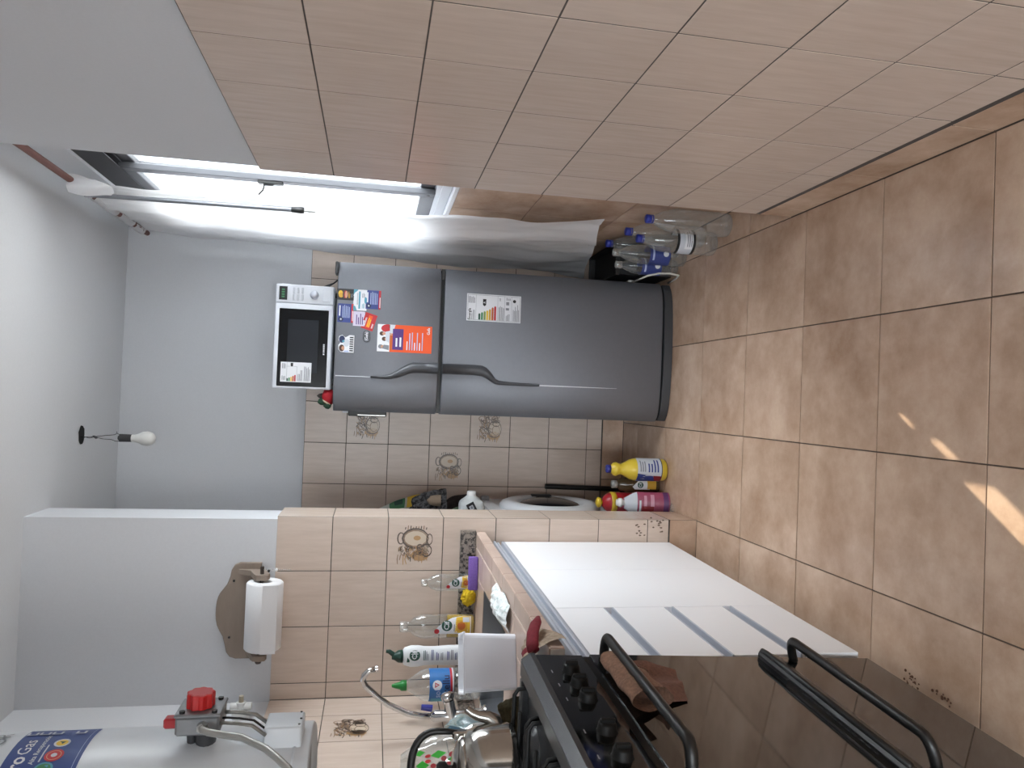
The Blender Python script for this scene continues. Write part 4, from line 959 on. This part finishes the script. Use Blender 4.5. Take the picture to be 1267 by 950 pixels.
for u, v, du, dv in ((.82, .84, .030, .05), (.87, .72, .022, .06), (.79, .66, .03, .05), (.90, .86, .02, .04), (.77, .80, .025, .06), (.84, .60, .02, .05)): m.m = 0; patch(m, u, v, du, dv, n=4)
for u, v in ((.815, .76), (.845, .68), (.79, .73), (.87, .80), (.82, .64), (.84, .80), (.775, .70), (.86, .62)): m.m = 1; patch(m, u, v, .011, .022, .004)
for u, v in ((.86, .5), (.89, .42), (.92, .55)): m.m = 3; patch(m, u, v, .012, .05, .004)
for u, v in ((.79, .48), (.82, .42)): m.m = 4; patch(m, u, v, .018, .03, .004)
m.build('bag_print', GB, bg_, True)
m = MB()
def crumple(u, v):
    a, b = 2*PI*u, PI*v; r_ = 1+.3*nz((math.cos(a)*math.sin(b), math.sin(a)*math.sin(b), math.cos(b)), 2.4, 8)
    return Vector((gx+.055*r_*math.sin(b)*math.cos(a), gy+.045*r_*math.sin(b)*math.sin(a), ZT+.10+.09*r_*math.cos(b)))
m.grid(crumple, 24, 18); m.build('bag_contents', pm('pale_paper', '#c9cbc8', .8, var=.4, scale=18), bg_, True)
# blue-green plastic bowl stacked on its side
BW = [clear('teal_plastic', (.62, .80, .80), .34, .12), clear('blue_plastic_clear', (.55, .66, .86), .34, .12), clear('grey_plastic_clear', (.72, .78, .80), .34, .12)]
ax = Vector((-.75, -.45, .40)).normalized()
for i, (d, R_, lb) in enumerate(((0, .088, 'outermost translucent teal bowl of the three tilted beside the bag'), (.022, .084, 'middle translucent blue bowl of the three tilted beside the bag'), (.044, .080, 'innermost translucent grey bowl of the three tilted beside the bag'))):
    cc = Vector((-.890, 1.975, ZT+.098))+ax*d*.45-Vector((0, 0, .002*i)); m = MB()
    m.lathe([(R_*.45, -.04), (R_*.75, -.03), (R_*.93, -.008), (R_, .008), (R_*1.03, .009), (R_*1.03, .012), (R_*.99, .011), (R_*.9, -.006), (R_*.72, -.026), (0, -.036)], cc, ax, n=34)
    tag(m.build('plastic_bowl', BW[i]), lb, 'bowl', 'tilted plastic bowls')
# ================================================================== WATER HEATER ON THE LEFT WALL
HX, HY, HR, HB = -.86, 1.50, .21, 1.385
wh = thing('water_heater', 'white cylindrical gas water heater hung high on the left wall', 'water heater', (HX, HY, HB))
HM = pm('white_enamel', '#ccd2d8', .3, spec=.4)
m = MB(); m.lathe([(HR-.018, .020), (HR-.004, .0), (HR, .004), (HR, .96), (HR-.01, .975), (HR*.5, 1.0), (0, 1.005)], (HX, HY, HB), n=56); m.build('tank', HM, wh, True)
m = MB(); m.lathe([(HR-.012, .012), (.10, .020), (.075, .05), (0, .05)], (HX, HY, HB), n=40); m.build('underside', pm('heater_underside', '#8f9296', .5), wh, True)
m = MB(); m.lathe([(HR+.0008, .026), (HR+.0025, .029), (HR+.0008, .032)], (HX, HY, HB), n=56); m.build('base_seam', HM, wh, True)
for z in (1.55, 2.1):
    m = MB(); m.box((XL+.002, HY-.06, z), (HX-HR+.02, HY+.06, z+.04)); m.build('wall_bracket', DGREY, wh, True)
# blue label wrapped round the tank, slanted lower edge
p = WP_('white'); BL = pm('heater_label_blue', '#27407f', .4); PC['hblue'] = BL; p.mats = [BL]
p.c('hblue'); p.mb.flat([(-.24, .391, p.z), (.084, .391, p.z), (.084, .513, p.z), (-.24, .513, p.z)])
p.rect('lt', -.24, .398, .084, .3988)
p.text('white', 'Gas', .030, .007, .490); p.text('white', 'Retiro', .034, -.020, .491, bold=1, align='RIGHT'); p.text('pale', 'Alta Recuperación', .0115, -.040, .4675, bold=1, align='LEFT'); p.lines('pale', -.035, .03, .455, .460, 1, 3)
p.disc('pale', .016, .437, .0135); p.disc('yellow', .016, .437, .0098); p.poly('dkgreen', [(.011, .436), (.019, .431), (.021, .443), (.016, .438)])
p.disc('red', -.02, .437, .0155); p.disc('skin', -.02, .437, .0118); p.disc('red', -.02, .437, .0105); p.disc('pale', -.02, .437, .005)
p.disc('teal', -.052, .443, .0155); p.disc('green', -.052, .443, .012)
p.text('grey', 'OR', .036, .038, .545)
for k, z0 in enumerate((.502, .481, .460, .420)): p.rect('pale', .050, z0-.010, .064, z0+.008); p.rect('hblue', .053, z0-.006, .064, z0+.004)
label_obj(p, 'label', wh, (HX, HY, HB), HR+.0006, 1.425, 0, label='blue label with white lettering and round badges')
# gas control valve on the room side of the tank
GV = pm('cast_valve_grey', '#85878a', .45, metal=.5, var=.1, scale=50)
vx0, vx1, vy0, vy1, vz0, vz1 = -.622, -.588, 1.425, 1.500, 1.545, 1.620
v = MB(); v.box((vx0, vy0, vz0), (vx1, vy1, vz1), .004); gv = v.build('gas_valve', GV, wh, True)
m = MB(); m.cyl((vx0+.002, 1.465, 1.575), (-.656, 1.475, 1.575), .018, n=14); m.cyl((vx0+.002, 1.465, 1.60), (-.656, 1.475, 1.60), .008, n=10); m.build('valve_stem', DGREY, gv, True)
m = MB(); m.box((vx1-.001, vy0-.002, vz0-.002), (vx1+.005, vy1+.002, vz1+.002), .002); m.build('face_plate', GV, gv, True)
m = MB()
pts = []
for i in range(36): a = 2*PI*i/36; rr = .0235+.0015*math.cos(9*a); pts.append((rr*math.cos(a), rr*math.sin(a)))
m.prism(pts, .026, frame((vx1+.006, 1.462, 1.585), (0, 1, 0), (0, 0, 1)), bev=.003); m.build('dial', pm('red_dial', '#b01e1e', .4), gv, True)
m = MB(); m.box((-.616, 1.445, vz1), (-.598, 1.467, vz1+.024), .003); m.build('pilot_button', pm('red_button', '#a3262b', .4), gv, True)
for y in (vy0+.008, vy1-.008):
    for z in (vz0+.010, vz1-.010): m = MB(); m.cyl((vx1+.004, y, z), (vx1+.009, y, z), .005, n=10); m.build('screw', BLACKP, gv, True)
m = MB(); m.cyl((-.603, vy0-.014, 1.572), (-.603, vy0+.001, 1.572), .009, n=6, smooth=False); m.build('pipe_nut', STEEL, gv, True)
m = MB(); m.tube([(-.603, 1.414, 1.572), (-.602, 1.405, 1.569), (-.603, 1.397, 1.558), (-.603, 1.388, 1.538), (-.602, 1.37, 1.498), (-.605, 1.33, 1.452), (-.609, 1.30, 1.428), (-.617, 1.28, 1.409), (-.632, 1.25, 1.39), (-.66, 1.235, 1.375), (-.71, 1.25, 1.37), (-.76, 1.30, 1.375), (-.775, 1.36, 1.395)], .0062, 12); m.build('gas_pipe', pm('aluminium_pipe', '#a6a6a2', .4, metal=.6), wh, True)
# burner cover and the three thin lines running into it
m = MB(); m.box((-.685, 1.445, 1.402), (-.620, 1.515, 1.470), .004, seg=2); cv = m.build('burner_cover', HM, wh, True)
for y, z in ((1.455, 1.402), (1.48, 1.401), (1.51, 1.403)): m = MB(); m.cyl((-.6205, y, z+.006), (-.6185, y, z+.006), .0022, n=8); m.build('screw', BLACKP, cv, True)
LP = pm('thin_tube_grey', '#8d8c88', .4, metal=.5)
for y, r_, mt in ((1.436, .0034, LP), (1.458, .0022, BLACKP), (1.484, .0038, LP)):
    m = MB(); m.tube([(-.604, y, vz0+.002), (-.604, y, vz0-.010), (-.606, y, 1.515), (-.612, y+.003, 1.490), (-.632, y+.006, 1.466)], r_, 8); m.build('thin_tube', mt, wh, True)
# white valve fitting on the left wall beyond the heater
t = thing('wall_valve', 'small white plastic valve on the wall corner behind the water heater', 'valve', (XL+.03, 2.72, 1.69))
m = MB(); m.cyl((XL-TT, 2.72, 1.70), (XL+.015, 2.72, 1.70), .03, n=20); m.cyl((XL+.01, 2.72, 1.70), (XL+.045, 2.72, 1.70), .016, n=16); m.build('body', pm('white_pvc', '#d5d6d4', .4), t, True)
m = MB(); m.cyl((XL+.03, 2.72, 1.665), (XL+.03, 2.72, 1.735), .013, n=14); m.build('barrel', pm('white_pvc', '#d5d6d4', .4), t, True)
m = MB(); m.cyl((XL+.045, 2.72, 1.70), (XL+.066, 2.72, 1.70), .008, n=12); m.build('spindle', pm('beige_pvc', '#a89f8c', .5), t, True)

# ================================================================== PAPER TOWEL HOLDER ON THE PARTITION
HW = pm('taupe_painted_wood', '#8f8074', .6, var=.12, scale=8, stretch=(1, 1, 5))
yw = YP+.006
th = thing('paper_towel_holder', 'taupe wooden paper towel holder with a wavy top screwed to the wall', 'holder', (-.80, yw-.01, 1.68))
top_ = [(-.985, 1.665), (-.985, 1.735)]
P = [(-.966, 1.668), (-.966, 1.745), (-.959, 1.764), (-.942, 1.777), (-.915, 1.783), (-.886, 1.791), (-.866, 1.802), (-.847, 1.812), (-.825, 1.817), (-.804, 1.8185), (-.782, 1.818), (-.761, 1.816), (-.745, 1.812), (-.732, 1.806), (-.714, 1.793), (-.70, 1.783), (-.674, 1.774), (-.650, 1.770), (-.632, 1.760), (-.624, 1.742), (-.624, 1.668)]
m = MB(); m.prism(P, .014, Matrix(((1, 0, 0, 0), (0, 0, -1, yw), (0, 1, 0, 0), (0, 0, 0, 1))), bev=.003); flipfix(m.build('back_board', HW, th, True))
for xb in (-.655, -.935):
    m = MB()
    Q = [(0, 1.750 if xb > -.8 else 1.712), (0, 1.655), (.075, 1.628), (.098, 1.632), (.104, 1.650), (.098, 1.672), (.080, 1.682), (.03, 1.70)]
    m.prism([(d, z) for d, z in Q], .018, Matrix(((0, 0, 1, xb-.009), (-1, 0, 0, yw-.012), (0, 1, 0, 0), (0, 0, 0, 1))), bev=.002); flipfix(m.build('side_bracket', HW, th, True))
YD, ZD_ = yw-.012-.080, 1.655
m = MB(); m.cyl((-.955, YD, ZD_), (-.62, YD, ZD_), .0065, n=12); m.lathe([(.0, 0), (.011, .001), (.012, .006), (.009, .013), (0, .016)], (-.944, YD, ZD_), (-1, 0, 0), n=14); m.build('dowel', pm('dark_brown_wood', '#3b312c', .5), th, True)
for x, z in ((-.688, 1.760), (-.889, 1.768)): m = MB(); m.cyl((x, yw-.0165, z), (x, yw-.013, z), .0042, n=10); m.build('screw', BLACKP, th, True)
PAP = pm('white_paper', '#e4e4e6', .85, bump=.15, scale=120)
t = thing('paper_towel_roll', 'full roll of white paper towel hanging on the taupe wooden holder', 'paper towel', (-.81, YD, 1.645))
def roll(m):
    n = 30; R0, r0 = .063, .020; x0, x1 = -.906, -.672; zc = ZD_-.012
    ring = []
    for i in range(n):
        a = 2*PI*i/n; sq = 1-.03*abs(math.sin(2*a)); ring.append((R0*sq*math.cos(a), R0*sq*math.sin(a)))
    prof = [(x0+.004, .34), (x0, .40), (x0, .93), (x0+.005, 1.0), (x1-.005, 1.0), (x1, .93), (x1, .40), (x1-.004, .34)]
    pts = [(x, YD+ry*s, zc+rz*s) for x, s in prof for ry, rz in ring]; k = len(prof)
    m.verts(pts, [(j*n+i, j*n+(i+1) % n, (j+1)*n+(i+1) % n, (j+1)*n+i) for j in range(k-1) for i in range(n)]+[((k-1)*n+i, (k-1)*n+(i+1) % n, (i+1) % n, i) for i in range(n)], True)
m = MB(); roll(m); flipfix(m.build('roll', PAP, t, True))
m = MB(); m.grid(lambda u, v: Vector((-.906+.234*u, YD-.0637+.004*v*v, ZD_-.012-.050*v)), 4, 6); m.build('loose_sheet', PAP, t, True)
t = thing('bead_chain', 'tiny silver bead chain with a charm hanging from the towel holder dowel', 'chain', (-.655, YD, 1.60))
m = MB()
for i in range(14): m.lathe([(0, -.0025), (.0022, -.001), (.0022, .001), (0, .0025)], (-.630+.0012*math.sin(i*1.9), YD-.006, 1.648-.0068*i), n=6)
o = m.build('beads', CHROME, t, True); o['kind'] = 'stuff'
m = MB(); m.lathe([(0, -.006), (.006, -.002), (.006, .002), (0, .006)], (-.630, YD-.007, 1.606), n=8, smooth=False); m.build('charm', pm('white_bead', '#f2f2f2', .2), t, True)
m = MB(); m.lathe([(0, -.005), (.005, -.002), (.005, .002), (0, .005)], (-.634, YD-.007, 1.632), n=8, smooth=False); m.build('dark_bead', BLACKP, t, True)

# ================================================================== BARE BULB
t = thing('light_bulb', 'unlit bare bulb hanging on two twisted wires from a hole in the ceiling', 'light bulb', (-.222, 3.33, 2.19))
bx, by = -.222, 3.33
m = MB(); m.lathe([(0, -.098), (.014, -.096), (.025, -.086), (.030, -.068), (.028, -.050), (.019, -.032), (.015, -.018), (.0148, -.004)], (bx, by, 2.275), n=26); m.build('glass', pm('frosted_glass', '#d9d9d6', .35, spec=.5), t, True)
m = MB(); m.cyl((bx, by, 2.268), (bx, by, 2.314), .0155, .0165, n=18); m.cyl((bx, by, 2.314), (bx, by, 2.320), .009, n=10); m.build('socket', pm('black_bakelite', '#2c2c2e', .5), t, True)
m = MB(); m.tube([(bx+.012, by, 2.312), (bx+.018, by, 2.325), (bx+.012, by, 2.335), (bx+.008, by, 2.37), (bx+.004, by, 2.40), (bx-.004, by, 2.43), (bx+.006, by, 2.470)], .0014, 6)
m.tube([(bx-.014, by, 2.314), (bx-.014, by, 2.33), (bx-.008, by, 2.345), (bx-.006, by, 2.38), (bx+.002, by, 2.41), (bx, by, 2.44), (bx-.008, by, 2.470)], .0014, 6)
m.tube([(bx+.018, by, 2.325), (bx+.026, by, 2.327)], .0012, 6); o = m.build('wire', BLACKP, t, True)
m = MB(); m.lathe([(0, -.012), (.006, -.006), (.004, .006), (0, .012)], (bx+.001, by, 2.408), (.5, 0, 1), n=8); m.build('wire_joint', DGREY, t, True)
m = MB(); r = random.Random(4); n = 20
m.flat([(bx+.008+(.036+.006*r.random())*math.cos(2*PI*i/n), by+(.030+.006*r.random())*math.sin(2*PI*i/n), ZC-.0012) for i in range(n)][::-1]); struct(m.build('hole_shade', pm('dark_hole', '#0a0a0a', .95)))  # flat black disc paints the dark inside of the ceiling hole
# ================================================================== LAUNDRY CORNER BEHIND THE PARTITION
WX0, WX1, WY0_, WY1_, WZ = -1.06, -.500, 3.115, 3.72, .785
WMW = pm('washer_white', '#cfd0d3', .35)
wm = thing('washing_machine', 'white front-loading washing machine half hidden behind the partition wall', 'washing machine', (-.76, 3.42, 0))
m = MB(); m.box((WX0, WY0_, .012), (WX1, WY1_, WZ), .012, seg=2); m.build('cabinet_body', WMW, wm, True)
for x in (WX0+.05, WX1-.05):
    for y in (WY0_+.05, WY1_-.05): m = MB(); m.cyl((x, y, 0), (x, y, .014), .02, n=10); m.build('foot', BLACKP, wm, True)
DC = (WX1, 3.425, .468)
m = MB(); m.lathe([(.235, -.002), (.235, .010), (.222, .026), (.20, .034), (.165, .030), (.150, .012), (.148, .002)], DC, (1, 0, 0), n=44); dd = m.build('door_ring', WMW, wm, True)
m = MB(); m.lathe([(.152, .010), (.13, .026), (.08, .040), (0, .045)], DC, (1, 0, 0), n=36); m.build('door_glass', pm('smoked_door_glass', '#191a1c', .12, spec=.5), dd, True)
m = MB(); m.box((WX1+.020, 3.585, .42), (WX1+.040, 3.62, .52), .005); m.build('door_handle', DGREY, dd, True)
m = MB(); m.box((WX1-.002, 3.13, .715), (WX1+.006, 3.70, .775), .003); m.build('control_strip', WMW, wm, True)
m = MB(); m.lathe([(.022, 0), (.022, .014), (.017, .02), (0, .02)], (WX1+.006, 3.62, .745), (1, 0, 0), n=18); m.build('dial', pm('dial_grey', '#8a8a8c', .4), wm, True)
# things heaped on it
t = thing('white_jug', 'white plastic jug with a small dark label lying on the washing machine', 'jug', (-.55, 3.50, WZ))
JW = pm('jug_white', '#c3c6c6', .45)
m = MB(); m.box((-.68, 3.330, WZ+.001), (-.458, 3.440, WZ+.112), .028, seg=3); m.lathe([(.050, -.02), (.042, .0), (.022, .016), (.018, .022)], (-.460, 3.385, WZ+.058), (1, 0, 0), n=16); m.build('body', JW, t, True)
m = MB(); m.lathe([(.021, .014), (.021, .034), (.017, .037), (0, .037)], (-.460, 3.385, WZ+.058), (1, 0, 0), n=16); m.build('cap', pm('cap_white', '#dadada', .4), t, True)
M = frame((-.490, 3.3285, WZ+.062), (1, 0, 0), (0, 0, 1)) @ Matrix.Rotation(.5, 4, 'Z'); m = MB(); m.rect(-.022, -.018, .022, .018, M, .0012); p = Print(m, M, 'black'); p.z = .0014; p.rect('pale', -.010, -.009, .010, .009); p.rect('grey', -.005, -.005, .006, .004); m.build('label', p.mats, t, True)
def lump(cx, cy, z0, rx, ry, h, seed, amp=.35, nu=34, nv=20, fr=2.2):
    def f(u, v):
        a, b = 2*PI*u, PI*.5*v; d = Vector((math.cos(a)*math.cos(b), math.sin(a)*math.cos(b), math.sin(b)))
        k = 1+amp*nz(d, fr, seed); return Vector((cx+rx*k*d.x, cy+ry*k*d.y, z0+h*max(0, k*d.z)))
    m = MB(); m.grid(f, nu, nv); return m
tag(lump(-.615, 3.515, WZ+.002, .122, .062, .165, 3, .10).build('folded_towel', pm('sage_towel', '#5f7358', .95, bump=.4, scale=150)), 'sage green towel folded beneath the grey rag on the washing machine', 'towel')
tag(lump(-.565, 3.655, WZ+.002, .095, .062, .185, 11, .14).build('dark_clothes', pm('dark_brown_cloth', '#4a3f3d', .95, bump=.6, scale=60, var=.5)), 'heap of dark brown clothes on the washing machine against the tiles', 'clothes')
t = thing('grey_rag', 'grey and black crumpled rag piled on the green towel', 'rag', (-.51, 3.52, .955))
m = lump(-.512, 3.515, .945, .082, .060, .150, 21, .35, fr=2.8); m.build('cloth', pm('grey_black_cloth', '#59585a', .95, bump=.6, scale=70, var=1, col2='#232325', ramp=(.45, .55)), t, True)
m = lump(-.478, 3.455, .975, .026, .020, .06, 5, .2, 18, 10); m.build('beige_knot', pm('beige_knot', '#8b7a68', .95, bump=.3, scale=80), t, True)
t = thing('soap_bag', 'white plastic soap powder bag with yellow and green print leaning behind the grey rag', 'bag', (-.545, 3.66, .97))
def sbag(u, v):
    w_ = .085*(1-.75*v**2); d = .028*(1-v)**.6+.004
    a = 2*PI*u; return Vector((-.545+w_*math.cos(a)-.03*v, 3.66+d*math.sin(a)+.02*v, .973+.28*v+.008*nz((u*5, v*5, 2))))
m = MB(); m.grid(sbag, 28, 14); m.build('bag_film', pm('bag_white', '#c9cbc2', .5), t, True)
m = MB()
def pr(m, k, u0, u1, v0, v1, off=.003):
    m.m = k; m.grid(lambda u, v: sbag(u0+(u1-u0)*u, v0+(v1-v0)*v)+Vector((0, -off, 0)), 6, 6)
pr(m, 0, .80, .995, .30, .52); pr(m, 1, .80, .99, .56, .80, .003); pr(m, 2, .86, .97, .60, .72, .005); m.build('bag_print', [PC['yellow'], PC['green'], PC['dkgreen']], t, True)
t = thing('black_pipe', 'short black pipe standing on the floor in the corner past the washing machine', 'pipe', (-.425, 3.70, 0))
m = MB(); m.cyl((-.445, 3.735, .0), (-.437, 3.735, .42), .013, n=12); m.build('tube', BLACKP, t, True); m = MB(); m.lathe([(.02, 0), (.02, .02), (.013, .024)], (-.445, 3.735, .001), n=12); m.build('collar', BLACKP, t, True)

# ---- cleaning bottles on the floor by the partition end
x, y = -.292, 3.20
t = thing('bleach_bottle', 'yellow bleach bottle with a blue cap and white label standing on the floor', 'bottle', (x, y, 0))
m = MB(); m.lathe([(0, .002), (.044, .002), (.049, .010), (.050, .10), (.049, .145), (.044, .165), (.030, .19), (.023, .205), (.026, .218), (.031, .228), (.028, .240), (.018, .250), (.015, .255)], (x, y, 0), n=28); m.build('body', pm('bleach_yellow', '#d3b83c', .35), t, True)
m = MB(); m.lathe([(.014, .252), (.018, .253), (.018, .270), (.014, .273), (0, .273)], (x, y, 0), n=16); m.build('cap', pm('navy_cap', '#2a2f7d', .4), t, True)
p = WP_('pale'); p.rect('pale', -.075, .03, .075, .142); p.poly('blue', [(-.07, .05), (-.03, .07), (-.018, .142), (-.07, .142)]) ; p.lines('blue', -.012, .05, .045, .10, 4, 2); p.lines('grey', -.01, .06, .105, .136, 3, 4); p.poly('maroon', [(-.065, .03), (-.03, .03), (-.028, .07), (-.065, .055)]); p.rect('navy', -.075, .0285, .075, .032)
label_obj(p, 'label', t, (x, y, 0), .0507, .1, 0, label='pale printed label')
x, y = -.367, 3.265
t = thing('detergent_bottle', 'brown bottle of detergent with a grey cap between the yellow and pink bottles', 'bottle', (x, y, 0))
m = MB(); m.lathe([(0, .002), (.031, .002), (.034, .01), (.034, .13), (.032, .16), (.026, .185), (.016, .198), (.014, .202)], (x, y, 0), n=24, sy=.75); m.build('body', pm('dark_amber_detergent', '#4c3e2c', .15, spec=.5), t, True)
m = MB(); m.lathe([(.015, .198), (.0175, .2), (.0175, .222), (0, .224)], (x, y, 0), n=14); m.build('cap', pm('grey_cap', '#8a8884', .4), t, True)
p = WP_('white'); p.poly('white', [(-.024, .05), (.022, .05), (.022, .10), (-.01, .132), (-.024, .12)]); p.rect('gold', -.022, .02, .022, .062); p.disc('dkgreen', -.002, .095, .014); p.text('white', 'Cif', .018, -.002, .095, bold=1); label_obj(p, 'label', t, (x, y, 0), .0346, .1, 0, 1, .76)
x, y = -.450, 3.272
t = thing('red_bottle', 'red bottle with a yellow collar and yellow push cap behind the pink one', 'bottle', (x, y, 0)); YC = pm('yellow_cap', '#c9a92c', .4)
m = MB(); m.lathe([(0, .002), (.040, .002), (.045, .01), (.046, .17), (.045, .205)], (x, y, 0), n=26); m.lathe([(.044, .226), (.041, .238), (.030, .252), (.016, .262), (.012, .264)], (x, y, 0), n=26); m.build('body', pm('red_bottle', '#a01f2a', .35), t, True)
m = MB(); m.lathe([(.045, .203), (.048, .205), (.048, .224), (.044, .228)], (x, y, 0), n=26); m.build('collar', YC, t, True)
m = MB(); m.lathe([(.010, .26), (.011, .268), (.022, .272), (.023, .284), (.014, .290), (0, .291)], (x, y, 0), n=16); m.build('push_cap', YC, t, True)
x, y = -.436, 3.145
t = thing('refill_pouch', 'pink laundry refill pouch with a white screw cap nearest the partition', 'pouch', (x, y, 0))
PK = pm('pouch_pink', '#9c4a63', .35, var=.2, scale=14)
def pouch(u, v):
    a = 2*PI*u; w_ = .050*(1 if v < .7 else 1-.62*((v-.7)/.3)**1.3); d = .028*(1-v)**.5+.004
    return Vector((x+w_*math.cos(a), y+d*math.sin(a)+.01*v, .002+.205*v))
m = MB(); m.grid(pouch, 30, 18); m.build('pouch_body', PK, t, True)
m = MB(); m.m = 0
def pp(m, k, u0, u1, v0, v1, off): m.m = k; m.grid(lambda u, v: pouch(u0+(u1-u0)*u, v0+(v1-v0)*v)+Vector((0, -off, 0)), 8, 6)
pp(m, 0, .52, .98, .70, .97, .002); pp(m, 1, .52, .98, .03, .14, .002); pp(m, 2, .62, .72, .35, .60, .002); pp(m, 3, .72, .90, .34, .42, .002); pp(m, 3, .70, .88, .50, .56, .002); pp(m, 0, .60, .80, .62, .66, .002)
m.build('pouch_print', [PC['pale'], pm('print_violet', '#5b3260', .4), PC['maroon'], pm('print_rose', '#c08a9c', .4)], t, True)
m = MB(); m.lathe([(.013, 0), (.013, .012), (.020, .014), (.020, .026), (.014, .030), (.014, .036), (0, .037)], (x+.002, y+.010, .198), n=18); m.build('screw_cap', pm('cap_white', '#dadada', .4), t, True)
t = thing('clear_scrap', 'tiny scrap of clear plastic film on the floor beside the pink pouch', 'scrap', (-.447, 3.085, 0)); m = lump(-.447, 3.088, .001, .022, .018, .012, 2, .4, 14, 8); m.build('film', CLR, t, True)

# ================================================================== EMPTY BOTTLES IN THE WINDOW RECESS
BCAP = pm('royal_blue_cap', '#23308f', .4)
CLC = clear('cloudy_cap', (.9, .9, .88), .35, .2)
def pet(x, y, H, R_, label, wrap=None, capc=BCAP, wraplabel=None):
    t = thing('empty_bottle', label, 'bottle', (x, y, 0), 0, 'empty bottles in the window recess')
    s = H/.33; pr = [(0, .006), (R_*.35, .004), (R_*.7, .001), (R_*.95, .008), (R_, .02)]
    z = .03
    while z < .19: pr += [(R_, z), (R_*.965, z+.007), (R_, z+.014)]; z += .023
    pr += [(R_*.97, .215), (R_*.86, .245), (R_*.62, .275), (R_*.36, .296), (.0145, .305), (.0135, .312)]
    m = MB(); m.lathe([(r_, zz*s) for r_, zz in pr], (x, y, 0), n=26); m.build('body', CLB, t, True)
    m = MB(); m.lathe([(.0135, .306*s), (.0162, .307*s), (.0162, .307*s+.019), (.013, .307*s+.021), (0, .307*s+.021)], (x, y, 0), n=16); m.build('cap', capc, t, True)
    m = MB(); m.lathe([(.0135, .300*s), (.0165, .3005*s), (.0165, .3035*s), (.0135, .304*s)], (x, y, 0), n=16); m.build('neck_ring', capc, t, True)
    if wrap:
        p = wrap(); label_obj(p, 'label', t, (x, y, 0), R_*1.01, .25, 0, label=wraplabel)
    return t
def wr_grey():
    p = WP_('pale'); p.rect('pale', -.10, .105, .10, .165); p.rect('black', -.10, .098, .10, .108); p.rect('white', -.05, .11, .05, .14); p.lines('grey', -.04, .045, .112, .136, 3, 3); p.rect('black', -.10, .162, .10, .172); return p
def wr_blue():
    p = WP_('blue'); p.c('blue'); p.rect('blue', -.10, .08, .10, .17); p.disc('white', -.01, .10, .012); p.rect('lt', -.04, .15, .06, .158); return p
pet(.688, 2.645, .335, .045, 'tall empty clear bottle with red-edged blue cap nearest the pier corner', None)
pet(.640, 2.765, .325, .046, 'clear bottle with a grey and black label standing in front of the others', wr_grey, wraplabel='grey and black printed label')
pet(.690, 2.875, .335, .043, 'unlabelled clear bottle behind the bottle with the grey label', None)
pet(.640, 3.055, .325, .041, 'clear bottle with a blue label next to the refrigerator', wr_blue, CLC, wraplabel='blue printed label')
pet(.692, 3.13, .335, .040, 'clear bottle below the curtain hem, blue cap touching the cloth', None)
pet(.606, 3.145, .28, .036, 'shorter clear bottle with a dark blue label against the refrigerator side', wr_blue, CLC, wraplabel='dark blue printed label')
t = thing('black_crate', 'black plastic crate on the floor between the refrigerator and the window wall', 'crate', (.64, 3.35, 0))
BKC = pm('black_crate_plastic', '#121214', .6)
m = MB(); x0, x1, y0, y1, z1 = .575, .715, 3.20, 3.62, .265
m.box((x0, y0, .001), (x1, y1, .01)); m.box((x0, y0, .001), (x0+.006, y1, z1)); m.box((x1-.006, y0, .001), (x1, y1, z1)); m.box((x0, y0, .001), (x1, y0+.006, z1)); m.box((x0, y1-.006, .001), (x1, y1, z1)); m.box((x0+.006, y0+.006, .14), (x1-.006, y1-.006, .235)); m.build('box', BKC, t, True)
m = MB(); m.box((x0-.006, y0-.006, z1-.02), (x1+.006, y0+.004, z1), .002); m.box((x0-.006, y0, z1-.02), (x0+.004, y1, z1), .002); m.box((x1-.004, y0, z1-.02), (x1+.006, y1, z1), .002); m.build('rim', BKC, t, True)
WC = pm('white_cord', '#c9c7c0', .5)
m = MB(); m.tube([(.5515, 3.30, .165), (.555, 3.17, .155), (.562, 3.12, .14), (.570, 3.09, .10), (.572, 3.085, .05), (.568, 3.095, .008), (.560, 3.13, .0045), (.553, 3.22, .0045)], .0042, 8); m.box((.5455, 3.26, .15), (.562, 3.31, .18), .003)
m.build('power_cord', WC, fr, True)['label'] = 'white power cord'
# crumbs along the stove foot
t = thing('crumbs', 'scatter of dry brown crumbs on the floor along the stove front', 'crumbs', (-.62, 1.45, 0)); r = random.Random(12); m = MB()
for i in range(34):
    if i < 20: cx, cy = -.640+r.gauss(0, .008), 1.60+r.gauss(0, .018)
    else: cx, cy = -.642+r.gauss(0, .006), r.uniform(1.48, 1.54)
    s = r.uniform(.0012, .0038); m.lathe([(0, 0), (s, s*.2), (s*.7, s*.9), (0, s)], (cx, cy, .0003), n=5, smooth=False)
o = m.build('grain', pm('brown_crumb', '#5d3c2a', .9), t, True); o['kind'] = 'stuff'
